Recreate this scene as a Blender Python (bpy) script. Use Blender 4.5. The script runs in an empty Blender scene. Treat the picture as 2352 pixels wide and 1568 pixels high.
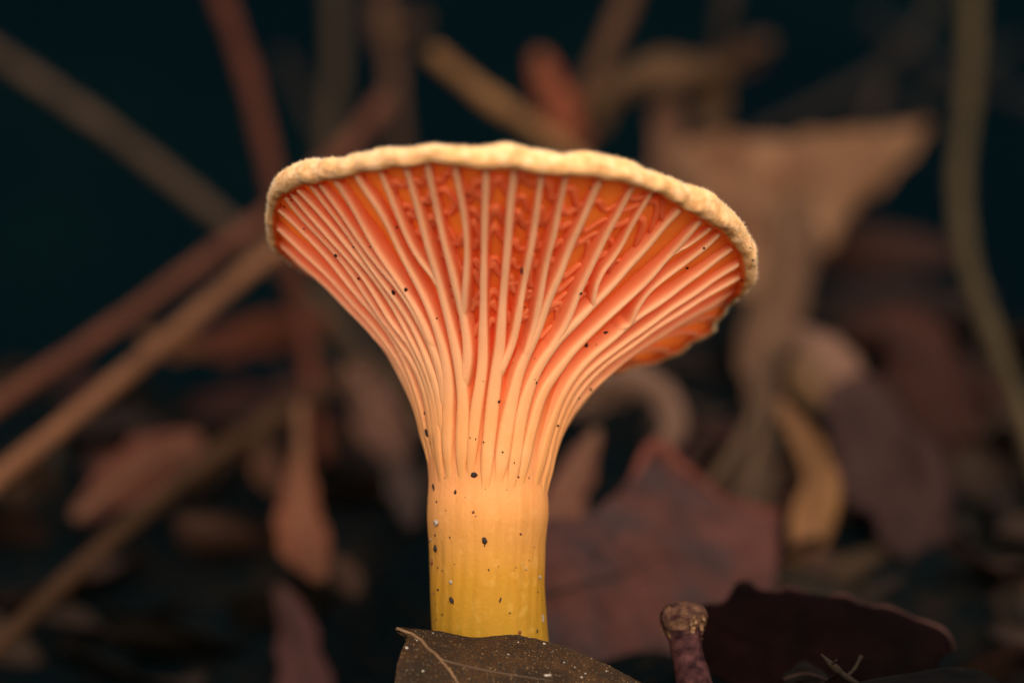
import bpy, math, random
import numpy as np
from mathutils import Vector, Matrix
from mathutils.bvhtree import BVHTree

random.seed(7)
RNG = np.random.RandomState(11)
SC = bpy.context.scene
COL = SC.collection
CM = 0.01                                   # everything below is measured in centimetres

# ------------------------------------------------------------------ camera, sky, sun, exposure
LENS, SENSOR = 100.0, 36.0
CAM = np.array([0.0, -26.0, 3.38])          # a low macro shot, level with the neck of the mushroom
cam_d = bpy.data.cameras.new('camera')
cam = bpy.data.objects.new('camera', cam_d)
COL.objects.link(cam)
cam.location = CAM * CM
cam.rotation_euler = (math.radians(90), 0, 0)
cam_d.lens, cam_d.sensor_width = LENS, SENSOR
cam_d.clip_start, cam_d.clip_end = 0.005, 50
cam_d.dof.use_dof = True
cam_d.dof.focus_distance = 25.45 * CM
cam_d.dof.aperture_fstop = 11
SC.camera = cam

SUN_EL, SUN_AZ = 32.0, 10.0                 # veiled sun behind the camera, a little to the right: light from most of the sky
w = bpy.data.worlds.new('World')
SC.world = w
w.use_nodes = True
nt = w.node_tree
nt.nodes.clear()
sky = nt.nodes.new('ShaderNodeTexSky')
sky.sky_type = 'NISHITA'
sky.sun_disc = False
sky.sun_elevation = math.radians(SUN_EL)
sky.sun_rotation = math.radians(180 - SUN_AZ)
sky.air_density = 1.0
sky.dust_density = 4.0
bg = nt.nodes.new('ShaderNodeBackground')
bg.inputs['Strength'].default_value = 0.06
wo = nt.nodes.new('ShaderNodeOutputWorld')
nt.links.new(sky.outputs[0], bg.inputs[0])
nt.links.new(bg.outputs[0], wo.inputs[0])

sun_d = bpy.data.lights.new('sun', 'SUN')
sun_d.energy = 1.5
sun_d.angle = math.radians(150)
sun_d.color = (1.0, 0.86, 0.68)
sun = bpy.data.objects.new('sun', sun_d)
COL.objects.link(sun)
az, el = math.radians(SUN_AZ), math.radians(SUN_EL)
to_sun = Vector((math.sin(az) * math.cos(el), -math.cos(az) * math.cos(el), math.sin(el)))
sun.rotation_euler = to_sun.to_track_quat('Z', 'Y').to_euler()
sun.location = to_sun * 2

SC.view_settings.view_transform = 'Standard'
SC.view_settings.look = 'None'
SC.view_settings.exposure = 1.82
SC.view_settings.gamma = 1.0
SC.render.engine = 'CYCLES'
SC.cycles.use_denoising = True
SC.cycles.max_bounces = 14
SC.cycles.diffuse_bounces = 12
SC.cycles.transmission_bounces = 12
SC.cycles.sample_clamp_indirect = 6

# ------------------------------------------------------------------ measuring helpers
PW = 2352.0                                 # width of the picture the measurements were taken from
def px_per_cm(dist): return PW * LENS / SENSOR / dist
def at(px, py, y):
    """point (cm) at depth y seen at picture point px, py"""
    k = px_per_cm(y - CAM[1])
    return np.array([(px - PW / 2) / k, y, CAM[2] - (py - 784.0) / k])
def project(P):
    P = np.asarray(P)
    k = PW * LENS / SENSOR / (P[..., 1] - CAM[1])
    return np.stack([PW / 2 + P[..., 0] * k, 784.0 - (P[..., 2] - CAM[2]) * k], -1)

def smooth_poly(pts, n):
    """Catmull-Rom through pts, n samples evenly spread by length"""
    p = np.asarray(pts, float)
    if len(p) == 2:
        return p[0] + (p[1] - p[0]) * np.linspace(0, 1, n)[:, None]
    q = np.vstack([2 * p[0] - p[1], p, 2 * p[-1] - p[-2]])
    out = []
    for i in range(1, len(q) - 2):
        t = np.linspace(0, 1, 16, endpoint=(i == len(q) - 3))[:, None]
        a, b, c, d = q[i - 1], q[i], q[i + 1], q[i + 2]
        out.append(0.5 * (2 * b + (c - a) * t + (2 * a - 5 * b + 4 * c - d) * t ** 2 + (3 * b - a - 3 * c + d) * t ** 3))
    o = np.vstack(out)
    s = np.concatenate([[0], np.cumsum(np.linalg.norm(np.diff(o[:, :3], axis=0), axis=1))])
    u = np.linspace(0, s[-1], n)
    return np.stack([np.interp(u, s, o[:, k]) for k in range(o.shape[1])], -1)

def unit(v): return v / np.maximum(np.linalg.norm(v, axis=-1, keepdims=True), 1e-9)
def sstep(a, b, x):
    t = np.clip((x - a) / (b - a), 0, 1)
    return t * t * (3 - 2 * t)
def vnoise(P, seed=0):
    """cheap smooth noise, about -1..1"""
    P = np.asarray(P, float)
    r = np.random.RandomState(seed)
    s = 0
    for k in range(5):
        f = r.normal(size=3) * (0.7 + 0.5 * k)
        s = s + np.sin(P @ f + r.uniform(0, 6.28)) / (1 + 0.35 * k)
    return s / 2.4

# ------------------------------------------------------------------ mesh helpers
def mesh_data(name, V, F, mat, attr=None, smooth=True):
    me = bpy.data.meshes.new(name)
    me.from_pydata([tuple(v) for v in (np.asarray(V) * CM)], [], [tuple(int(i) for i in f) for f in F])
    if smooth:
        me.polygons.foreach_set('use_smooth', [True] * len(me.polygons))
    if mat:
        me.materials.append(mat)
    for k, vals in (attr or {}).items():
        a = me.attributes.new(k, 'FLOAT', 'POINT')
        a.data.foreach_set('value', np.asarray(vals, np.float32))
    me.update()
    return me
def tag(o, label=None, cat=None, group=None, kind=None):
    for k, v in (('label', label), ('category', cat), ('group', group), ('kind', kind)):
        if v: o[k] = v
    return o
def obj(name, V, F, mat, parent=None, attr=None, origin=None, smooth=True):
    V = np.asarray(V, float)
    if parent is not None and origin is None:
        origin = np.zeros(3)
        V = V - np.array(parent.get('_o', (0, 0, 0)))
    elif origin is None:
        origin = np.array([V[:, 0].mean(), V[:, 1].mean(), V[:, 2].min()])
        V = V - origin
    o = bpy.data.objects.new(name, mesh_data(name, V, F, mat, attr, smooth))
    COL.objects.link(o)
    if parent is not None:
        o.parent = parent
        o['_o'] = list(parent.get('_o', (0, 0, 0)))
    else:
        o.location = origin * CM
        o['_o'] = [float(c) for c in origin]
    return o
def empty(name, origin):
    o = bpy.data.objects.new(name, None)
    COL.objects.link(o)
    o.location = np.asarray(origin) * CM
    o['_o'] = [float(c) for c in origin]
    return o

def grid_faces(nu, nv, closed_v=False, off=0):
    F = []
    for i in range(nu - 1):
        for j in range(nv if closed_v else nv - 1):
            k = (j + 1) % nv
            F.append((off + i * nv + j, off + i * nv + k, off + (i + 1) * nv + k, off + (i + 1) * nv + j))
    return F

def tube(path, rad, ns=10, rough=0.0, seed=0, flat=1.0):
    """closed tapered tube along path; rad one radius per point"""
    P = np.asarray(path, float); n = len(P)
    T = unit(np.gradient(P, axis=0))
    ref = np.array([0.31, 0.2, 0.93]) if abs(T[:, 2]).mean() < 0.8 else np.array([1.0, 0.1, 0.05])
    A = unit(np.cross(T, ref)); B = np.cross(T, A)
    ang = np.linspace(0, 2 * math.pi, ns, endpoint=False)
    R = np.asarray(rad)[:, None] * np.ones(ns)
    V = P[:, None] + R[..., None] * (np.cos(ang)[None, :, None] * A[:, None] + flat * np.sin(ang)[None, :, None] * B[:, None])
    if rough:
        N = unit(V - P[:, None])
        V = V + N * (rough * R * vnoise(V * 4 / max(np.mean(rad), .02) * .12, seed))[..., None]
    V = V.reshape(-1, 3)
    F = grid_faces(n, ns, True)
    V = np.vstack([V, P[0] - T[0] * rad[0] * .3, P[-1] + T[-1] * rad[-1] * .3])
    a, b = n * ns, n * ns + 1
    for j in range(ns):
        k = (j + 1) % ns
        F.append((a, k, j)); F.append((b, (n - 1) * ns + j, (n - 1) * ns + k))
    return V, F

def sheet(G, thick):
    """closed thin solid from a grid of points G[nu, nv, 3]; also returns the normals"""
    nu, nv = G.shape[:2]
    du, dv = np.gradient(G, axis=0), np.gradient(G, axis=1)
    N = unit(np.cross(du, dv))
    if (N[..., 1]).mean() > 0: N = -N                 # the front faces the camera side
    edge = np.ones((nu, nv)); edge[:, 0] = edge[:, -1] = .5; edge[0] = edge[-1] = .5
    h = (thick * .5 * edge)[..., None]
    V = np.vstack([(G + N * h).reshape(-1, 3), (G - N * h).reshape(-1, 3)])
    F = grid_faces(nu, nv)
    m = nu * nv
    F += [tuple(m + i for i in f[::-1]) for f in F]
    ring = [(i, 0) for i in range(nu)] + [(nu - 1, j) for j in range(1, nv)] + \
           [(i, nv - 1) for i in range(nu - 2, -1, -1)] + [(0, j) for j in range(nv - 2, 0, -1)]
    ids = [i * nv + j for i, j in ring]
    for a, b in zip(ids, ids[1:] + ids[:1]):
        F.append((b, a, m + a, m + b))
    return V, F, N

# ------------------------------------------------------------------ materials
def srgb(r, g, b):
    f = lambda c: (c / 255 / 12.92) if c / 255 <= .04045 else ((c / 255 + .055) / 1.055) ** 2.4
    return (f(r), f(g), f(b), 1)
class NT:
    def __init__(s, name):
        s.m = bpy.data.materials.new(name); s.m.use_nodes = True
        s.t = s.m.node_tree; s.b = s.t.nodes['Principled BSDF']
    def n(s, kind, **kw):
        x = s.t.nodes.new('ShaderNode' + kind)
        for k, v in kw.items():
            if k in x.inputs: x.inputs[k].default_value = v
            else: setattr(x, k, v)
        return x
    def l(s, a, b): s.t.links.new(a, b)
    def coord(s, scale=(1, 1, 1)):
        c = s.n('TexCoord'); m = s.n('Mapping'); m.inputs['Scale'].default_value = scale
        s.l(c.outputs['Object'], m.inputs[0]); return m.outputs[0]
    def noise(s, scale, detail=4, vec=None, rough=.55):
        x = s.n('TexNoise', Scale=scale, Detail=detail, Roughness=rough)
        s.l(vec if vec is not None else s.coord(), x.inputs['Vector']); return x.outputs['Fac']
    def ramp(s, fac, stops, interp='LINEAR'):
        r = s.n('ValToRGB'); r.color_ramp.interpolation = interp
        e = r.color_ramp.elements
        while len(e) < len(stops): e.new(0.5)
        for el, (p, c) in zip(e, stops):
            el.position = p; el.color = c
        s.l(fac, r.inputs[0]); return r.outputs[0]
    def mix(s, fac, a, b, mode='MIX'):
        x = s.n('Mix', data_type='RGBA', blend_type=mode)
        for v, i in ((fac, 0), (a, 6), (b, 7)):
            if hasattr(v, 'is_output'): s.l(v, x.inputs[i])
            else: x.inputs[i].default_value = v
        return x.outputs[2]
    def math(s, op, a, b=0.0):
        x = s.n('Math', operation=op)
        for v, i in ((a, 0), (b, 1)):
            if hasattr(v, 'is_output'): s.l(v, x.inputs[i])
            else: x.inputs[i].default_value = v
        return x.outputs[0]
    def maprange(s, v, a, b, c=0.0, d=1.0):
        x = s.n('MapRange'); s.l(v, x.inputs[0])
        for i, q in enumerate((a, b, c, d)): x.inputs[i + 1].default_value = q
        return x.outputs[0]
    def bump(s, h, strength, dist):
        x = s.n('Bump', Strength=strength, Distance=dist); s.l(h, x.inputs['Height'])
        s.l(x.outputs[0], s.b.inputs['Normal'])
    def base(s, c): s.l(c, s.b.inputs['Base Color'])
    def set(s, **kw):
        for k, v in kw.items(): s.b.inputs[k.replace('_', ' ')].default_value = v
    def glow(s, col, fac):
        """thin living flesh: part of the light passes through the wall"""
        t = s.n('BsdfTranslucent'); s.l(col, t.inputs[0])
        x = s.n('MixShader'); s.l(fac, x.inputs[0]); s.l(s.b.outputs[0], x.inputs[1]); s.l(t.outputs[0], x.inputs[2])
        s.l(x.outputs[0], s.t.nodes['Material Output'].inputs[0])
    def attr(s, name):
        a = s.n('Attribute'); a.attribute_name = name; return a.outputs['Fac']

def sss(m, weight, scale, radius=(1.0, .32, .10)):
    m.b.inputs['Subsurface Weight'].default_value = weight
    m.b.inputs['Subsurface Scale'].default_value = scale
    m.b.inputs['Subsurface Radius'].default_value = radius

PEACH = (0.92, 0.52, 0.29, 1); DEEP = (0.95, 0.15, 0.055, 1)
NECK = (0.74, 0.30, 0.115, 1); STEM_TOP = (0.56, 0.245, 0.07, 1); STEM_LOW = (0.20, 0.117, 0.003, 1)

def under_colour(m):
    """stem and the flesh between the gills: yellow foot, orange neck, red-orange under the cap"""
    z = m.n('SeparateXYZ'); m.l(m.coord(), z.inputs[0])
    zz = m.math('ADD', z.outputs['Z'], m.math('MULTIPLY', m.math('SUBTRACT', m.noise(160, 3), .5), .004))
    c = m.ramp(m.maprange(zz, 0.0, 0.05), [(.10, STEM_LOW), (.25, (.37, .175, .013, 1)), (.36, STEM_TOP), (.46, NECK), (.58, (.90, .24, .065, 1)), (.70, DEEP), (.88, (.95, .26, .045, 1))])
    low = m.maprange(zz, .018, .026, 1, 0)
    streak = m.noise(1.0, 5, m.coord((1500, 1500, 60)), .65)
    c = m.mix(m.math('MULTIPLY', m.math('MULTIPLY', m.math('SUBTRACT', streak, .35), 1.1), low), c, (.30, .12, .01, 1))
    c = m.mix(m.math('MULTIPLY', m.maprange(m.noise(900, 4), .55, .8, 0, .12), low), c, (.95, .62, .22, 1))
    return c, m.math('MULTIPLY', streak, low)
def mat_flesh():
    m = NT('mushroom_flesh')
    c, h = under_colour(m)
    m.base(c)
    m.bump(m.math('ADD', h, m.noise(3000, 2)), .25, .00012)
    m.set(Roughness=.62); m.b.inputs['Specular IOR Level'].default_value = .2
    sss(m, .6, .0012, (1, .4, .15))
    return m.m
def mat_gill():
    m = NT('gill_flesh')
    z = m.n('SeparateXYZ'); m.l(m.coord(), z.inputs[0])
    e = m.attr('edge')
    low = m.ramp(m.maprange(z.outputs['Z'], .018, .05), [(.06, STEM_TOP), (.18, NECK), (.45, (.93, .31, .12, 1)), (1, (.95, .24, .08, 1))])
    tip = m.ramp(m.maprange(z.outputs['Z'], .018, .05), [(.06, STEM_TOP), (.28, (.74, .33, .125, 1)), (.6, PEACH)])
    c = m.mix(e, low, tip)
    c = m.mix(m.maprange(m.noise(300, 3), .5, .8, 0, .25), c, (.9, .55, .3, 1))
    m.base(c)
    m.bump(m.noise(4500, 2), .35, .00008)
    m.set(Roughness=.6); m.b.inputs['Specular IOR Level'].default_value = .25
    m.glow(m.mix(e, (.98, .40, .15, 1), (.97, .50, .26, 1)), m.math('MULTIPLY', m.maprange(z.outputs['Z'], .018, .034, .15, .55), m.maprange(e, .4, 1, 1, .5)))
    return m.m
def mat_felt():
    m = NT('cap_felt')
    n = m.noise(900, 5)
    c = m.ramp(n, [(.3, (.62, .30, .10, 1)), (.5, (.82, .46, .20, 1)), (.72, (.90, .59, .35, 1))])
    c = m.mix(m.maprange(m.noise(160, 3), .45, .7, 0, .4), c, (.72, .38, .10, 1))
    m.base(c)
    m.bump(m.math('ADD', m.noise(3500, 3), n), .6, .00025)
    m.set(Roughness=.9); m.b.inputs['Specular IOR Level'].default_value = .1
    sss(m, .5, .001)
    return m.m
def mat_cap():
    """one sheet: flesh below the margin, felt above it (attribute felt 0..1)"""
    m = NT('cap_flesh_and_felt')
    under, hs = under_colour(m)
    n = m.noise(1100, 5)
    felt = m.ramp(n, [(.3, (.62, .30, .10, 1)), (.5, (.82, .46, .20, 1)), (.72, (.90, .59, .35, 1))])
    felt = m.mix(m.maprange(m.noise(180, 3), .45, .7, 0, .45), felt, (.64, .35, .11, 1))
    f = m.attr('felt')
    m.base(m.mix(f, under, felt))
    h = m.math('MULTIPLY', m.math('ADD', m.noise(3500, 3), n), f)
    m.bump(m.math('ADD', m.math('MULTIPLY', h, 1.6), m.math('ADD', hs, m.noise(3000, 2))), .3, .00015)
    m.set(Roughness=.7); m.b.inputs['Specular IOR Level'].default_value = .18
    z = m.n('SeparateXYZ'); m.l(m.coord(), z.inputs[0])
    m.glow(m.mix(f, (.99, .36, .10, 1), (.97, .62, .28, 1)), m.math('MULTIPLY', m.maprange(z.outputs['Z'], .020, .032, .10, .70), m.maprange(f, .85, 1, 1, .15)))
    return m.m
def mat_simple(name, c, rough=.7, var=.3, scale=600, bump=.0001, spec=.3):
    m = NT(name)
    d = tuple(x * (1 - var) for x in c[:3]) + (1,)
    l = tuple(min(1, x * (1 + var)) for x in c[:3]) + (1,)
    n = m.noise(scale, 4)
    m.base(m.ramp(n, [(.3, d), (.7, l)]))
    m.bump(n, .5, bump)
    m.set(Roughness=rough); m.b.inputs['Specular IOR Level'].default_value = spec
    return m.m
def mat_leaf(name, c, c2=None, spot=None, spots=.0, scale=55, rough=.75, spec=.05):
    """dead leaf: patches of two browns, dark mould spots, fine vein relief"""
    m = NT(name)
    c2 = c2 or tuple(x * .55 for x in c[:3]) + (1,)
    col = m.mix(m.maprange(m.noise(scale, 4), .38, .62), c, c2)
    col = m.mix(m.maprange(m.noise(scale * 2.3, 5), .52, .70, 0, .65), col, tuple(x * .4 for x in c[:3]) + (1,))
    col = m.mix(m.maprange(m.noise(scale * 1.7 + 3, 3), .56, .70, 0, .5), col, tuple(min(1, x * 1.5) for x in c[:3]) + (1,))
    col = m.mix(m.maprange(m.noise(scale * 6, 4), .5, .75, 0, .5), col, tuple(x * .45 for x in c[:3]) + (1,))
    if spots:
        s = m.noise(scale * 22, 3, rough=.7)
        col = m.mix(m.maprange(s, .5, .62, 0, spots), col, spot or (.012, .010, .008, 1))
        s2 = m.noise(scale * 45, 2)
        col = m.mix(m.maprange(s2, .64, .72, 0, spots * .6), col, (.36, .23, .10, 1))
    m.base(col)
    m.bump(m.noise(scale * 14, 4), .5, .0002)
    m.set(Roughness=rough); m.b.inputs['Specular IOR Level'].default_value = spec
    return m.m
def mat_bark(name, c, c2, rough=.75, big=140, fine=900):
    m = NT(name)
    n = m.noise(big, 5)
    s = m.noise(fine, 4, rough=.7)
    col = m.mix(m.maprange(n, .35, .65), c, c2)
    col = m.mix(m.maprange(s, .5, .7, 0, .6), col, tuple(x * .4 for x in c[:3]) + (1,))
    m.base(col); m.bump(s, .6, .0003)
    m.set(Roughness=rough); m.b.inputs['Specular IOR Level'].default_value = .06
    return m.m

# ------------------------------------------------------------------ the forest floor
def H(x, y):
    """ground height (cm): flat by the mushroom, a heap of litter behind, then a dark bank"""
    x, y = np.asarray(x, float), np.asarray(y, float)
    crest = 2.9 + .5 * np.tanh(x / 3.0) + .25 * np.sin(x * .9 + 1)
    low = -1.4 * sstep(-.6, -2.2, x) - .5 * sstep(1.5, 4, x)
    h = low + sstep(2.5, 15, y) * (crest - low) - sstep(17, 30, y) * (crest - .6)
    h = h + .12 * np.sin(x * 1.9 + y * .7) * np.sin(y * 1.3 - x * .5) * sstep(1.5, 5, np.abs(y) + np.abs(x))
    r = np.sqrt((x * .8) ** 2 + np.maximum(y, 0) ** 2)
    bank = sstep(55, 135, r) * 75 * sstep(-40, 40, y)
    return h + bank + .8 * np.sin(x * .13) * np.sin(y * .11 + 1) * sstep(20, 60, r)
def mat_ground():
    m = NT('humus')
    col = m.ramp(m.noise(70, 6, rough=.65), [(.35, (.0008, .0028, .0036, 1)), (.55, (.0024, .0034, .0036, 1)), (.72, (.010, .0065, .0045, 1))])  # brown-black humus, with deep shade painted in as the dark teal tones
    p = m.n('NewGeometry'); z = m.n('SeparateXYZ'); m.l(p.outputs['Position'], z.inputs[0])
    bank_shade = m.ramp(m.noise(9, 5), [(.4, (.0004, .0022, .0034, 1)), (.7, (.0007, .0031, .0038, 1))])
    col = m.mix(m.maprange(z.outputs['Y'], .2, .4), col, bank_shade)      # deep forest shade on the bank, painted in as near-black blue-green
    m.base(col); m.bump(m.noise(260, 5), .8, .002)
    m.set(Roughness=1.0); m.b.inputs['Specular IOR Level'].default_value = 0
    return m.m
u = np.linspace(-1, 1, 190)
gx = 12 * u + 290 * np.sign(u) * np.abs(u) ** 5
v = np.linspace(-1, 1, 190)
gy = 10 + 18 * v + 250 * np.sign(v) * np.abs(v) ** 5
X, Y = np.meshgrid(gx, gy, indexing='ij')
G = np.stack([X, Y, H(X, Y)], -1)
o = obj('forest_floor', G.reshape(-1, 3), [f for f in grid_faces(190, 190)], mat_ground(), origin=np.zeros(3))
tag(o, 'dark humus rising to a bank with deep shade painted into its colour', 'ground', kind='structure')

# ------------------------------------------------------------------ the mushroom
AX_PY = [(1185, 1120.5, 139.5), (1210, 1119, 137.5), (1250, 1117.5, 133), (1350, 1119, 131), (1440, 1125, 132), (1480, 1129, 133), (1700, 1136, 146)]
K0 = px_per_cm(26.0)
AX_Z = np.array([CAM[2] - (a[0] - 784) / K0 for a in AX_PY])[::-1]
AX_X = np.array([(a[1] - PW / 2) / K0 for a in AX_PY])[::-1]
AX_R = np.array([a[2] / K0 for a in AX_PY])[::-1]
Z0, X0, R0 = AX_Z[-1], AX_X[-1], AX_R[-1]

RIM = [(-180, 1130, 735, 2.0), (-150, 830, 672, 1.75), (-125, 690, 615, 1.15), (-105, 630, 560, .55), (-90, 622, 490, 0),
       (-76, 640, 432, -.6), (-68, 690, 402, -.95), (-50, 779, 396, -1.45), (-34, 882, 371, -1.85), (-17, 1010, 359, -2.15), (-7, 1087, 373, -2.25),
       (6, 1189, 371, -2.28), (19, 1292, 383, -2.15), (34, 1415, 395, -1.85), (42, 1471, 413, -1.65), (52, 1548, 444, -1.35), (63, 1625, 481, -1.0),
       (73, 1676, 522, -.62), (84, 1715, 575, -.2), (94, 1722, 632, .15), (104, 1695, 668, .6),
       (114, 1668, 700, 1.0), (125, 1645, 745, 1.3), (137, 1580, 792, 1.6), (150, 1480, 838, 1.85), (163, 1390, 852, 1.95)]
tt = np.array([r[0] for r in RIM] + [180], float)
pp = np.array([at(*r[1:]) for r in RIM] + [at(*RIM[0][1:])])
DEG = np.arange(-180, 180)
rim_tab = np.stack([np.interp(DEG, tt, pp[:, k]) for k in range(3)], -1)
ker = np.exp(-.5 * (np.arange(-20, 21) / 3.0) ** 2); ker /= ker.sum()
rim_tab = np.stack([np.convolve(np.concatenate([rim_tab[-20:, k], rim_tab[:, k], rim_tab[:20, k]]), ker, 'valid') for k in range(3)], -1)
def rim(th):
    d = (np.degrees(th) + 180) % 360
    i = np.floor(d).astype(int) % 360; f = (d - np.floor(d))[..., None]
    P = rim_tab[i] * (1 - f) + rim_tab[(i + 1) % 360] * f
    wob = .007 * np.sin(9 * th + 2.0) + .007 * np.sin(17 * th + .4) + .006 * np.sin(31 * th)
    P = P.copy(); P[..., 2] += wob
    back = sstep(math.radians(100), math.radians(125), th)
    rr = 1 + back * (.014 * np.sin(23 * th) + .012 * np.sin(37 * th))
    P[..., 0] *= rr
    return P
def envelope(th, t):
    """surface through the gill edges: th 0 faces the camera, t 0 at the stem, 1 at the margin"""
    th, t = np.broadcast_arrays(np.asarray(th, float), np.asarray(t, float))
    d = np.stack([np.sin(th), -np.cos(th), 0 * th], -1)
    P0 = np.stack([X0 + R0 * d[..., 0], R0 * d[..., 1], Z0 + 0 * th], -1)
    P3 = rim(th)
    L = P3 - P0
    L2 = L * np.array([1, 1, 0]); dz = L[..., 2:3]
    up = np.array([0, 0, 1.0])
    back = sstep(1.75, 2.3, np.abs(th))[..., None] * np.where(th > 0, 1, .35)[..., None]
    P1 = P0 + .035 * L2 + up * dz * .46
    P2 = P0 + (.2 + .35 * back) * L2 + up * (dz * .60 + back * .75)
    t = t[..., None]
    return (1 - t) ** 3 * P0 + 3 * t * (1 - t) ** 2 * P1 + 3 * t * t * (1 - t) * P2 + t ** 3 * P3
def env_normal(th, t):
    e = 1e-3
    a = envelope(th + e, t) - envelope(th - e, t)
    b = envelope(th, np.minimum(t + e, 1)) - envelope(th, np.maximum(t - e, 0))
    return unit(np.cross(a, b))
def gill_h(t, th=0.0):
    """how far the gill edges stand off the flesh"""
    h = .034 * sstep(.0, .10, t) + .016 * sstep(.1, .3, t) + .085 * sstep(.2, .6, t) - .075 * sstep(.78, 1.0, t)
    return h * (1 - .6 * sstep(1.75, 2.15, np.asarray(th)) * sstep(.3, .6, t))

M_FLESH, M_GILL, M_CAP, M_FELT = mat_flesh(), mat_gill(), mat_cap(), mat_felt()
mush = empty('mushroom', (X0, 0, 0))
tag(mush, 'orange funnel-shaped mushroom with forked gills and thick yellow stem', 'mushroom')

# stem
NT_S = 240
zs = np.linspace(-.5, Z0, 90)
th = np.linspace(-math.pi, math.pi, NT_S, endpoint=False)
TH, ZZ = np.meshgrid(th, zs)
cx = np.interp(ZZ, AX_Z, AX_X); rr = np.interp(ZZ, AX_Z, AX_R)
for _ in range(6):
    cx[1:-1] = (cx[:-2] + cx[1:-1] + cx[2:]) / 3; rr[1:-1] = (rr[:-2] + rr[1:-1] + rr[2:]) / 3
fade = sstep(Z0, Z0 - .35, ZZ)
rr = rr * (1 + fade * (.012 * np.sin(3 * TH + ZZ * 1.3) + .006 * np.sin(11 * TH + ZZ * 2) + .004 * np.sin(27 * TH + 3 * np.sin(ZZ * 3))))
S = np.stack([cx + rr * np.sin(TH), -rr * np.cos(TH), ZZ], -1)
up_rings = []                                           # the neck, up to where the cap flesh takes over
T_JOIN = .42
for t in list(np.linspace(.03, T_JOIN, 22)) + [T_JOIN + .02]:
    n = env_normal(th, t + 0 * th)
    up_rings.append(envelope(th, t + 0 * th) - n * (gill_h(np.array(t), th) + (.03 if t > T_JOIN else 0))[:, None])
S = np.concatenate([S, np.array(up_rings)])
NS = len(S)
V = S.reshape(-1, 3); F = grid_faces(NS, NT_S, True)
n0 = len(V); V = np.vstack([V, [[cx[0, 0], 0, -.55], S[-1].mean(0) + np.array([0, 0, .25])], S[-1]])
for j in range(NT_S):
    k = (j + 1) % NT_S
    F.append((n0, k, j)); F.append((n0 + 1, n0 + 2 + j, n0 + 2 + k))
stem = obj('stem', V, F, M_CAP, mush)
stem_VF = (V, F)

# cap: flesh under the gills, rolled margin, felted top with a bowl
NTH = 420
th = np.linspace(-math.pi, math.pi, NTH, endpoint=False)
rings, felt = [], []
for t in np.linspace(T_JOIN - .03, 1, 46):
    n = env_normal(th, t + 0 * th)
    P = envelope(th, t + 0 * th) - n * (gill_h(np.array(t), th) + .012 * sstep(T_JOIN + .03, T_JOIN - .01, t))[:, None]
    P = P - n * (.012 * sstep(T_JOIN, T_JOIN + .15, t) * vnoise(P * 6, 3))[:, None]
    rings.append(P); felt.append(np.zeros(NTH))
n1 = env_normal(th, 1 + 0 * th)
E1 = envelope(th, 1 + 0 * th)
s1 = unit(envelope(th, 1 + 0 * th) - envelope(th, .97 + 0 * th))
lr = .092 + .010 * np.sin(5 * th + 1) + .008 * np.sin(11 * th + 2) + .02 * np.exp(-((th - 1.0) / .4) ** 2) - .018 * np.exp(-((th + 1.75) / .35) ** 2)
lr = np.where(th > 1.75, lr - .062 * sstep(1.75, 2.1, th), lr)
lr = lr * (1 - .45 * sstep(1.9, 2.3, -th))
C = E1 - n1 * (lr * .45)[:, None]
lump = .5 + .5 * np.sin(th * 36 + 2.5 * np.sin(th * 7)) ; lump2 = np.sin(th * 29 + 1)
for phi in np.radians(np.concatenate([np.linspace(-150, -60, 10), np.linspace(-50, 110, 15)])):
    q = lr * (1 + ((.05 + .18 * sstep(.3, .8, th)) * lump * np.exp(-((phi + 1.5) / .5) ** 2) + .02 * lump2))
    P = C + q[:, None] * (math.cos(phi) * s1 - math.sin(phi) * n1)
    P = P + unit(P - C) * (.012 * vnoise(P * 14, 5) + .006 * vnoise(P * 40, 6))[:, None]
    rings.append(P); felt.append(np.full(NTH, float(sstep(-2.5, -2.05, phi))))
for t in np.linspace(.93, .66, 14):
    n = env_normal(th, t + 0 * th)
    depth = gill_h(np.array(t), th) + .085 - .03 * sstep(1.75, 2.1, th) + .05 * sstep(.8, .6, t)
    P = envelope(th, t + 0 * th) - n * depth[:, None]
    P = P + n * (.015 * vnoise(P * 7, 8))[:, None]
    rings.append(P); felt.append(np.full(NTH, .84))
last = rings[-1]; cen = last.mean(0) - np.array([0, 0, .12])
for f in (.75, .5, .25):
    rings.append(cen + (last - cen) * f); felt.append(np.full(NTH, .84))
V = np.vstack(rings); nr = len(rings); F = grid_faces(nr, NTH, True)
V = np.vstack([V, [rings[0].mean(0) - np.array([0, 0, .7])], [cen], rings[0]]); A = np.concatenate(felt + [[0], [1], felt[0]])
for j in range(NTH):
    k = (j + 1) % NTH
    F.append((nr * NTH, nr * NTH + 2 + k, nr * NTH + 2 + j)); F.append((nr * NTH + 1, (nr - 1) * NTH + j, (nr - 1) * NTH + k))
cap = obj('cap', V, F, M_CAP, mush, {'felt': A})
cap_VF = (V, F)

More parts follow.
